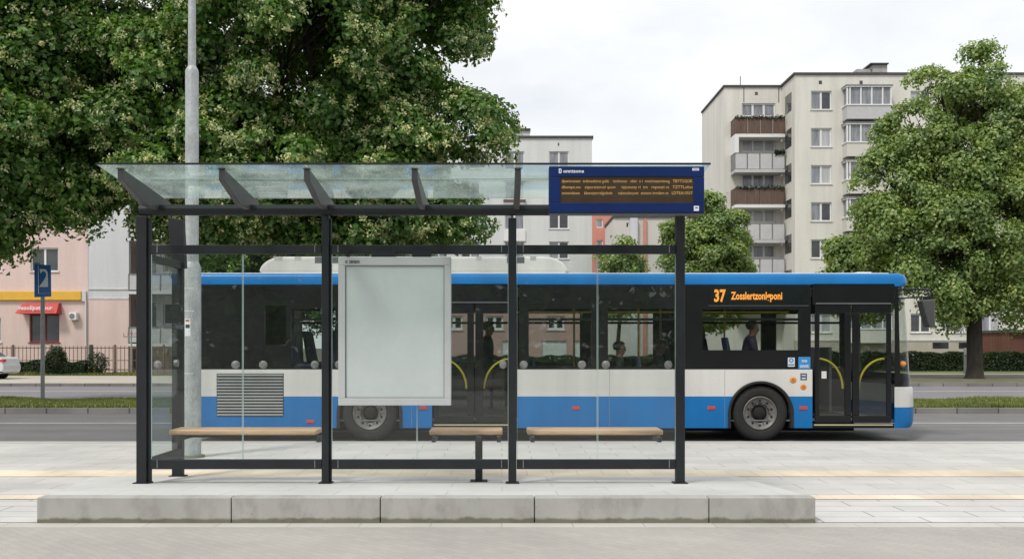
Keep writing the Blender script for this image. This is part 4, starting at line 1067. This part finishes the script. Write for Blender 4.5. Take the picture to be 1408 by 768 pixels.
# --- light grey slab block in the middle distance
d = 93; bg_ = empty('apartment_block', (X(730, d), d, -.1), 'light grey slab block with a flat roof behind the departure board', 'building')
x0, x1 = X(540, d), X(814, d); zt = Z(190, d)
cols = [(755, 782), (634, 660), (590, 616), (548, 574)]
hs = [(X(a, d), X(c, d), Z(232+41.3*r, d), Z(208+41.3*r, d)) for a, c in cols for r in range(0, 6)]
log = [(X(694, d), X(721, d), Z(232+41.3*r+1, d), Z(208+41.3*r, d)) for r in range(0, 6)]
wall(bg_, 'wall', M_grbl, x0, x1, -.3, zt, d, .3, hs+log)
for h in hs: window(bg_, *h, d, 2, None, fw=.09)
for i, h in enumerate(log):
    f = window(bg_, *h, d, 2, M_palew, fw=.09, sill=False)
    MB().box(h[0]-.1, h[1]+.1, d-.12, d-.003, h[2]-1.05, h[2]-.03).build('balcony_panel', M_pvc if i != 1 else M_cur2, bg_)
    if i == 1: MB().box(h[0]-.12, h[1]+.12, d-.16, d-.125, h[2]-.25, h[2]-.0).build('flower_box', M_brown, bg_)
MB().box(x0, x1, d+.3, d+11, -.3, zt-.02).build('rear_block', M_grbl, bg_)
MB().box(x0-.1, x1+.12, d-.15, d+11, zt+.002, zt+.2).build('roof', M_dkroof, bg_)
lf = MB().box(X(699.5, d), X(729.5, d), d+2.5, d+6, zt+.2, Z(179.5, d+2.5)); lf.build('lift_housing', M_cream, bg_)
MB().box(X(698.5, d), X(730.5, d), d+2.3, d+6.2, Z(179.3, d+2.5), Z(177, d+2.5)).build('lift_housing_roof', M_dkroof, bg_)
for px, top in ((704, 148), (707.5, 160), (709.5, 168)):
    b = MB().tube([(X(px, d+2), d+2, zt+.2), (X(px, d+2), d+2, Z(top, d+2))], .035, 5)
    for q in (.2, .35, .5): zz = Z(top, d+2)-q*2.0; b.tube([(X(px, d+2)-.3, d+2, zz), (X(px, d+2)+.3, d+2, zz)], .02, 4)
    b.build('aerial', M_rail, bg_)
for px, py in ((713, 198.5), (768, 198.5)): MB().box(X(px, d)-.07, X(px, d)+.07, d-.003, d+.0, Z(py+2, d), Z(py-2, d)).build('roof_vent', M_win, bg_)
# --- cream flats at the right
d = 77; dl_ = 80.7; bc = empty('apartment_block', (X(1150, d), d, 0), 'five storey cream block of flats with stacked balconies at the right', 'building')
zt = Z(103, d); xs0_ = X(996, dl_); xm = X(1093, d); xe = X(1560, d)
hs, bays = [], []
for pa, pb in ((1115, 1143.5),):
    for r in range(7): hs.append((X(pa, d), X(pb, d), Z(151+51*r, d), Z(125+51*r, d)))
for pa in (1252, 1300, 1348, 1440, 1500):
    for r in range(7): hs.append((X(pa, d), X(pa+28, d), Z(151+51*r, d), Z(125+51*r, d)))
pl = [(X(a, d), X(a+22, d), Z(479, d), Z(470.5, d)) for a in (1282, 1318, 1366)]
wall(bc, 'wall', M_cream, xm, xe, Z(467, d), zt, d, .3, [h for h in hs if h[2] > Z(467, d)])
wall(bc, 'plinth', M_farpave, xm, xe, -.3, Z(467, d)-.01, d-.03, .3, [])
MB().box(xm, xe, d-.08, d+.0, Z(468.5, d), Z(466.5, d)).build('string_course', M_sill, bc)
for h in hs:
    if h[2] > Z(467, d): window(bc, *h, d, 2, None, fw=.09)
for h in pl: MB().box(h[0], h[1], d-.036, d-.031, h[2], h[3]).build('basement_window', M_win, bc)
# stepped-back bay: side wall faces and balcony front
MB().box(xm, xe, d+.3, d+12, -.3, zt-.03).build('rear_block', M_cream, bc)
xl2 = X(1079, dl_)
lh = []
for r in range(6):
    lh.append((X(1020, dl_), X(1066, dl_), Z(186+48.6*r-26, dl_), Z(142+48.6*r, dl_)))
wall(bc, 'wall', M_cream, xs0_, xm, -.3, zt, dl_, .3, lh)
for i, h in enumerate(lh): window(bc, *h, dl_, 3, M_cur2 if i % 2 else M_palew, fw=.1, sill=False)
MB().box(xs0_, xm+1, dl_+.3, dl_+9, -.3, zt-.03).build('rear_block', M_cream, bc)
for i in range(6):
    db = dl_-1.5; py = 163+48.4*i
    x0, x1 = X(1010.5, db), X(1079.5, db)
    zs_ = Z(py+20.5, db); zr_ = Z(py-1.5, db)
    bl = MB().box(x0, x1, db, dl_, zs_-.28, zs_-.05); bl = bl.build('balcony', M_pvc if i % 2 == 0 else M_wpan, bc)
    pm = M_brown if i in (0, 2) else M_wpan
    n_ = 4
    for q in range(n_):
        a, c = x0+(x1-x0)*q/n_, x0+(x1-x0)*(q+1)/n_
        MB().box(a+.05, c-.05, db+.02, db+.06, zs_, zr_-.06).build('balcony_panel', pm, bl)
    rb = MB().box(x0, x1, db, db+.07, zr_-.05, zr_)
    for q in range(n_+1): qx = x0+(x1-x0)*q/n_; rb.box(qx-.03, qx+.03, db+.07, db+.1, zs_-.05, zr_-.05)
    rb.box(x0, x0+.06, db+.1, dl_, zr_-.05, zr_).box(x0+.01, x0+.05, db+.1, dl_, zs_, zr_-.06).build('balcony_rail', M_rail if i not in (0, 2) else M_brown, bl)
    if i in (0, 1, 2):
        n = 500; P = np.stack([rng.uniform(x0 if i != 1 else x1-.8, x1, n), rng.uniform(db-.1, db+.2, n), np.full(n, zr_)+rng.normal(size=n)*.09], 1)
        quads_mesh('flower_box', leaves(P, rng.normal(size=(n, 3)), .13, .1), M_hedge, bl)
    if i == 1: MB().box(x0-.02, x0+.3, db-.02, dl_, zr_, zr_+1.4).build('balcony_screen', M_pvc, bl)
    # narrow window on the side wall of the main block
    sx = X(1083, dl_)
    MB().box(xm-.02, xm-.003, d+.9, d+2.6, Z(py-9, d+1.5), Z(py-34, d+1.5)).build('side_window', M_win, bc)
# enclosed bays
for r in range(7):
    yt = 118+51.3*r; x0, x1 = X(1164.5, d-1), X(1226, d-1)
    z1, zs_, z0 = Z(yt, d-1), Z(yt+27, d-1), Z(yt+51.3-6, d-1)
    if z0 < 1: continue
    by = MB().box(x0, x1, d-1, d, z0, zs_).build('bay', M_wpan if r == 0 else M_cream2, bc)
    MB().box(x0+.1, x1-.1, d-.9, d, zs_+.05, z1-.05).build('bay_glass', M_palew, by)
    b = MB().box(x0-.06, x1+.06, d-1.06, d, z1-.09, z1).box(x0-.06, x1+.06, d-1.06, d, zs_+.002, zs_+.09)
    for q in (0, .06, .31, .56, .81, 1): qx = x0+.04+(x1-x0-.08)*q; b.box(qx-.05, qx+.05, d-1.0, d-.88, zs_+.09, z1-.09)
    b.build('bay_frame', M_pvc, by)
    MB().box(x0-.1, x1+.1, d-1.1, d, z1+.002, z1+.08).build('bay_roof', M_rail, by)
MB().box(xm-.12, xe, d-.12, d+12, zt+.002, zt+.16).build('roof', M_dkroof, bc)
MB().box(xs0_-.1, xm-.13, dl_-.12, dl_+9, zt+.002, zt+.16).build('roof', M_dkroof, bc)
for q in (1022, 1070): MB().box(X(q, dl_), X(q+1.5, dl_), dl_-.012, dl_-.002, Z(141, dl_), Z(119, dl_)).build('expansion_joint', M_rail, bc)
b = MB(); rr = d+4
b.box(X(1178, rr), X(1198, rr), rr, rr+2, zt, Z(95, rr)).box(X(1198, rr)+.02, X(1218, rr), rr-.3, rr+2, zt, Z(90.5, rr)); b.build('chimney_stack', M_conc, bc)
MB().box(X(1194, rr), X(1219, rr), rr-.5, rr+2.2, Z(90.3, rr), Z(88.8, rr)).build('chimney_cap', M_dkroof, bc)
MB().tube([(X(1018, dl_+2), dl_+2, zt), (X(1018, dl_+2), dl_+2, Z(105, dl_+2))], .04, 5).build('aerial', M_rail, bc)
for px, dd_ in ((1128, d), (1184, d), (1040, dl_)): MB().box(X(px, dd_)-.12, X(px, dd_)+.12, dd_-.006, dd_-.002, Z(116 if dd_ == d else 131, dd_), Z(111 if dd_ == d else 126.5, dd_)).build('roof_vent', M_win, bc)
# --- far coral and white flats
M_coral = mat('coral render', (.60, .25, .19), .9, var=.08); d = 130
bf = empty('apartment_block', (X(830, d), d, 0), 'distant coral red block of flats peeping below the departure board', 'building')
x0, x1 = X(800, d), X(842.5, d); zt = Z(268, d)
hs = [(X(a, d), X(a+9, d), Z(313+29*r, d), Z(301+29*r, d)) for a in (820, 834) for r in range(-1, 4)]
wall(bf, 'wall', M_coral, x0, x1, -.3, zt, d, .3, [h for h in hs if h[1] < x1]); [window(bf, *h, d, 1, M_palew, fw=.12, sill=False) for h in hs if h[1] < x1]
MB().box(x0, x1, d+.3, d+14, -.3, zt-.03).build('rear_block', M_coral, bf); MB().box(x0-.2, x1+.2, d-.2, d+14, zt+.002, zt+.3).build('roof', M_dkroof, bf)
d = 118; bw = empty('apartment_block', (X(880, d), d, 0), 'distant off white flats with red trim beside the coral block', 'building')
x0, x1 = X(844, d), X(990, d); zt = Z(299, d)
hs = [(X(a, d), X(a+4, d), Z(313+24*r, d), Z(306+24*r, d)) for a in (861, 872, 912, 935) for r in range(0, 4)]
wall(bw, 'wall', M_cream2, x0, x1, -.3, zt, d, .3, hs); [window(bw, *h, d, 1, M_win, fw=.08, sill=False) for h in hs]
MB().box(x0, x1, d+.3, d+10, -.3, zt-.03).build('rear_block', M_cream2, bw); MB().box(x0-.1, x1+.1, d-.2, d+10, zt+.002, zt+.3).build('roof', M_dkroof, bw)
MB().box(X(866, d), X(876, d), d-.5, d-.003, -.3, zt-.1).build('stair_tower', M_pgrey, bw)
MB().box(X(884.5, d), X(888.5, d), d-.3, d-.003, -.3, zt-.2).build('red_trim', M_coral, bw)
# --- low rose building added to stand for a reflection in the bus windows
M_rose = mat('rose render', (.47, .31, .29), .9, var=.05)
d = 66; br = empty('reflection_building', (X(750, d), d, 0), 'low rose building with white windows, standing for a reflection in the bus', 'building')
x0, x1, zt = X(600, d), X(828, d), Z(399, d)
hs = [(X(a, d), X(a+24, d), Z(453, d), Z(434, d)) for a in (612, 668, 752)]; gs = [(X(a, d), X(a+34, d), Z(497, d), Z(468, d)) for a in (690, 745, 790)]
wall(br, 'wall', M_rose, x0, x1, -.1, zt, d, .3, hs+gs)
for h in hs: window(br, *h, d, 2, M_win, fw=.12)
for h in gs: MB().box(*h[:2], d+.1, d+.16, *h[2:]).build('garage_door', M_pgrey, br)
MB().box(x0, x1, d+.3, d+9, -.1, zt-.03).build('rear_block', M_rose, br); MB().box(x0-.2, x1+.2, d-.25, d+9.2, zt+.002, zt+.25).build('roof', M_dkroof, br)
# --- brown shed at the right edge
d = 70; bs_ = empty('brick_shed', (X(1430, d), d, 0), 'low red brown shed at the right edge behind the hedge', 'shed')
M_brk = paver('red brown brick', (.17, .075, .055), .25, .08, .012, .7, .2)
MB().box(X(1388, d), X(1500, d), d, d+4, -.05, Z(457, d)).build('wall', M_brk, bs_); MB().box(X(1386, d), X(1502, d), d-.3, d+4.2, Z(456.9, d), Z(453, d)).build('roof', M_dkroof, bs_)
# ------------------------------------------------------------------ iron railing, signs, car
M_iron = mat('rusty iron', (.19, .12, .09), .8, var=.4, scale=8, fine=.2)
M_irond = mat('dark iron', (.04, .045, .042), .7)
df = 54.0; fe = empty('iron_fence', (X(95, df), df, .05), 'rust brown iron railing in front of the pink building', 'fence')
posts = [-40, -11, 18, 71, 125.5, 158, 190, 225, 260, 295]
for q in posts: bev(MB().box(X(q, df)-.045 if q != 125.5 else X(q, df)-.09, X(q, df)+.045 if q != 125.5 else X(q, df)+.09, df-.05, df+.05, 0, Z(473.5, df)).build('fence_post', M_iron if q != 125.5 else M_irond, fe), .01)
for a, c in zip(posts[:-1], posts[1:]):
    x0, x1 = X(a, df)+.10, X(c, df)-.10
    b = MB().box(x0, x1, df-.02, df+.02, Z(478.7, df), Z(477.3, df)).box(x0, x1, df-.02, df+.02, Z(508.5, df), Z(507.2, df)).box(x0, x1, df-.018, df+.018, Z(495.6, df), Z(494.6, df))
    n_ = max(3, int((x1-x0)/.2))
    for i in range(n_+1):
        x = x0+(x1-x0)*i/n_; h = Z(474.8, df); b.prism([(x-.014, .05), (x+.014, .05), (x+.014, h-.05), (x, h), (x-.014, h-.05)], df-.013, df+.013, 'y')
    b.build('picket_panel', M_iron, fe)
# parking sign
M_sgn = mat('sign blue', (.015, .14, .43), .35, var=.08, scale=6, coat=.2)
M_pgv = mat('grey post', (.30, .315, .31), .5, .3, var=.1, scale=8)
d = 28.3; ps = empty('parking_sign', (X(58.5, d), d, .03), 'blue parking sign on a grey post in the median grass at the left', 'road sign')
MB().tube([(X(58, d), d+.03, 0), (X(58, d), d+.03, Z(366, d))], .055, 14).build('post', M_pgv, ps)
sgx = MB().hexa([(X(48, d), d-.035, Z(408.5, d)), (X(71, d), d-.035, Z(407.5, d)), (X(71, d), d-.02, Z(407.5, d)), (X(48, d), d-.02, Z(408.5, d)), (X(48, d), d-.035, Z(363, d)), (X(70.5, d), d-.035, Z(364.5, d)), (X(70.5, d), d-.02, Z(364.5, d)), (X(48, d), d-.02, Z(363, d))]).build('sign_plate', M_sgn, ps)
def zp_(a, c): return (X(20+a/6.14, d), Z(355+c/6.14, d))
b = MB()
outer = [(215, 90), (262, 92), (278, 104), (286, 125), (288, 242), (213, 242), (232, 212), (258, 178), (270, 152), (272, 132), (264, 116), (250, 108), (238, 112), (226, 130), (222, 118)]
b.prism([zp_(*p) for p in outer], d-.038, d-.036, 'y'); b.prism([zp_(*p) for p in ((203, 62), (207, 62), (211, 296), (205, 296))], d-.038, d-.036, 'y')
b.build('symbol', mat('sign white', (.80, .82, .84), .5), sgx)
text('lettering', 'nnoonon', *(X(20+v_/6.14, d) for v_ in (206, 300)), Z(355+302/6.14, d), Z(355+288/6.14, d), d-.036, mat('pale blue print', (.25, .42, .68)), sgx, .001)
MB().box(X(48.2, d), X(56, d), d-.034, d-.022, Z(363, d), Z(361, d)).build('plate_edge', M_pgv, sgx)
# thin post with bracket by the balconies, and the short post by the right tree
d = 53; tp = empty('bracket_post', (X(180.5, d), d, .04), 'thin grey post with a small lettered bracket left of the shelter', 'post')
MB().tube([(X(180.5, d), d, 0), (X(180.5, d), d, Z(452, d))], .04, 8).build('post', M_pgv, tp)
o = MB().box(X(170, d), X(190, d), d-.05, d-.03, Z(463.3, d), Z(461.8, d)).box(X(170, d), X(171, d), d-.05, d-.03, Z(461.7, d), Z(457.5, d)).build('bracket', M_rail, tp)
text('lettering', 'pu.e', X(176, d), X(189, d), Z(461.5, d), Z(456.5, d), d-.05, mat('rust red letter', (.30, .09, .07)), o, .002)
d = 56; sp = empty('short_post', (X(1328, d), d, .04), 'short grey post standing left of the thick tree trunk', 'post')
MB().tube([(X(1328, d), d, 0), (X(1328, d), d, Z(478, d))], .11, 10).build('post', M_pgv, sp)
bev(MB().box(X(1326, d)-.05, X(1331, d)+.05, d-.15, d-.1, Z(487, d), Z(478, d)).build('plate', M_wpan, sp), .01)
# white car at the left edge, its tail in the picture
M_carw = mat('white car paint', (.62, .64, .66), .25, var=.03, coat=.6)
M_carg = mat('car glass', (.05, .07, .085), .08, var=.2)
d = 46.5; xR = X(29, d+1.72)
car = empty('parked_car', (xR-2.1, d+.85, .03), 'white saloon car parked at the left edge, only its tail in view', 'car')
def cz(h): return .03+h
body = [(xR-.05, .30), (xR, .45), (xR+.0, .62), (xR-.05, .72), (xR-.08, .93), (xR-.14, 1.0), (xR-.62, 1.04), (xR-3.2, 1.0), (xR-4.1, .82), (xR-4.28, .60), (xR-4.30, .35), (xR-4.2, .25), (xR-3.82, .25)]
for a in (-3.45, -.85):
    pass
arch = lambda c: [(xR+c+.36*math.cos(t), .31+.36*math.sin(t)) for t in [math.pi-math.pi*i/14 for i in range(15)]]
pts = [(p[0], cz(p[1])) for p in body[:12]] + [(p[0], cz(p[1]-.06+.0)) for p in arch(-3.45)] + [(p[0], cz(p[1]-.06)) for p in arch(-.85)] + [(xR-.2, cz(.25))]
cb = bev(MB().prism(pts, d, d+1.72, 'y').build('body', M_carw, car), .05, 3)
cab = [(xR-.55, 1.02), (xR-1.15, 1.40), (xR-2.3, 1.44), (xR-3.15, 1.0)]
bev(MB().prism([(p[0], cz(p[1])) for p in cab], d+.14, d+1.58, 'y').build('cabin', M_carg, car), .06, 3)
bev(MB().prism([(xR-1.05, cz(1.39)), (xR-2.4, cz(1.435)), (xR-2.4, cz(1.47)), (xR-1.05, cz(1.43))], d+.18, d+1.54, 'y').build('roof', M_carw, car), .02)
for q in (-1.55, -2.35): MB().prism([(xR+q-.04, cz(1.0)), (xR+q+.04, cz(1.0)), (xR+q+.03, cz(1.42)), (xR+q-.05, cz(1.42))], d+.125, d+.16, 'y').build('window_pillar', M_carw, car)
bev(MB().prism([(xR+.004, cz(.80)), (xR-.02, cz(.92)), (xR-.42, cz(.90)), (xR-.36, cz(.83)), (xR-.2, cz(.79))], d-.012, d+.3, 'y').build('tail_light', M_red, car), .01)
MB().box(xR-.30, xR-.05, d-.006, d+.2, cz(.30), cz(.36)).build('bumper_trim', M_rub, car)
MB().box(xR-1.62, xR-1.60, d-.004, d+.01, cz(.35), cz(1.0)).build('door_gap', M_rub, car)
for c in (-3.45, -.85):
    for y_, s in ((d+.03, 1), (d+1.69, -1)):
        b = MB(); b.lathe_y([(.19, .02*s), (.21, 0), (.29, -.0), (.315, .03*s), (.315, .18*s), (.2, .2*s)], xR+c, cz(.285), y_, 32); wo_ = b.build('wheel', M_rub, car)
        b = MB(); b.lathe_y([(.2, .015*s), (.17, .03*s), (.05, .02*s), (0, .015*s)], xR+c, cz(.285), y_, 24); b.build('rim', M_rim, wo_)
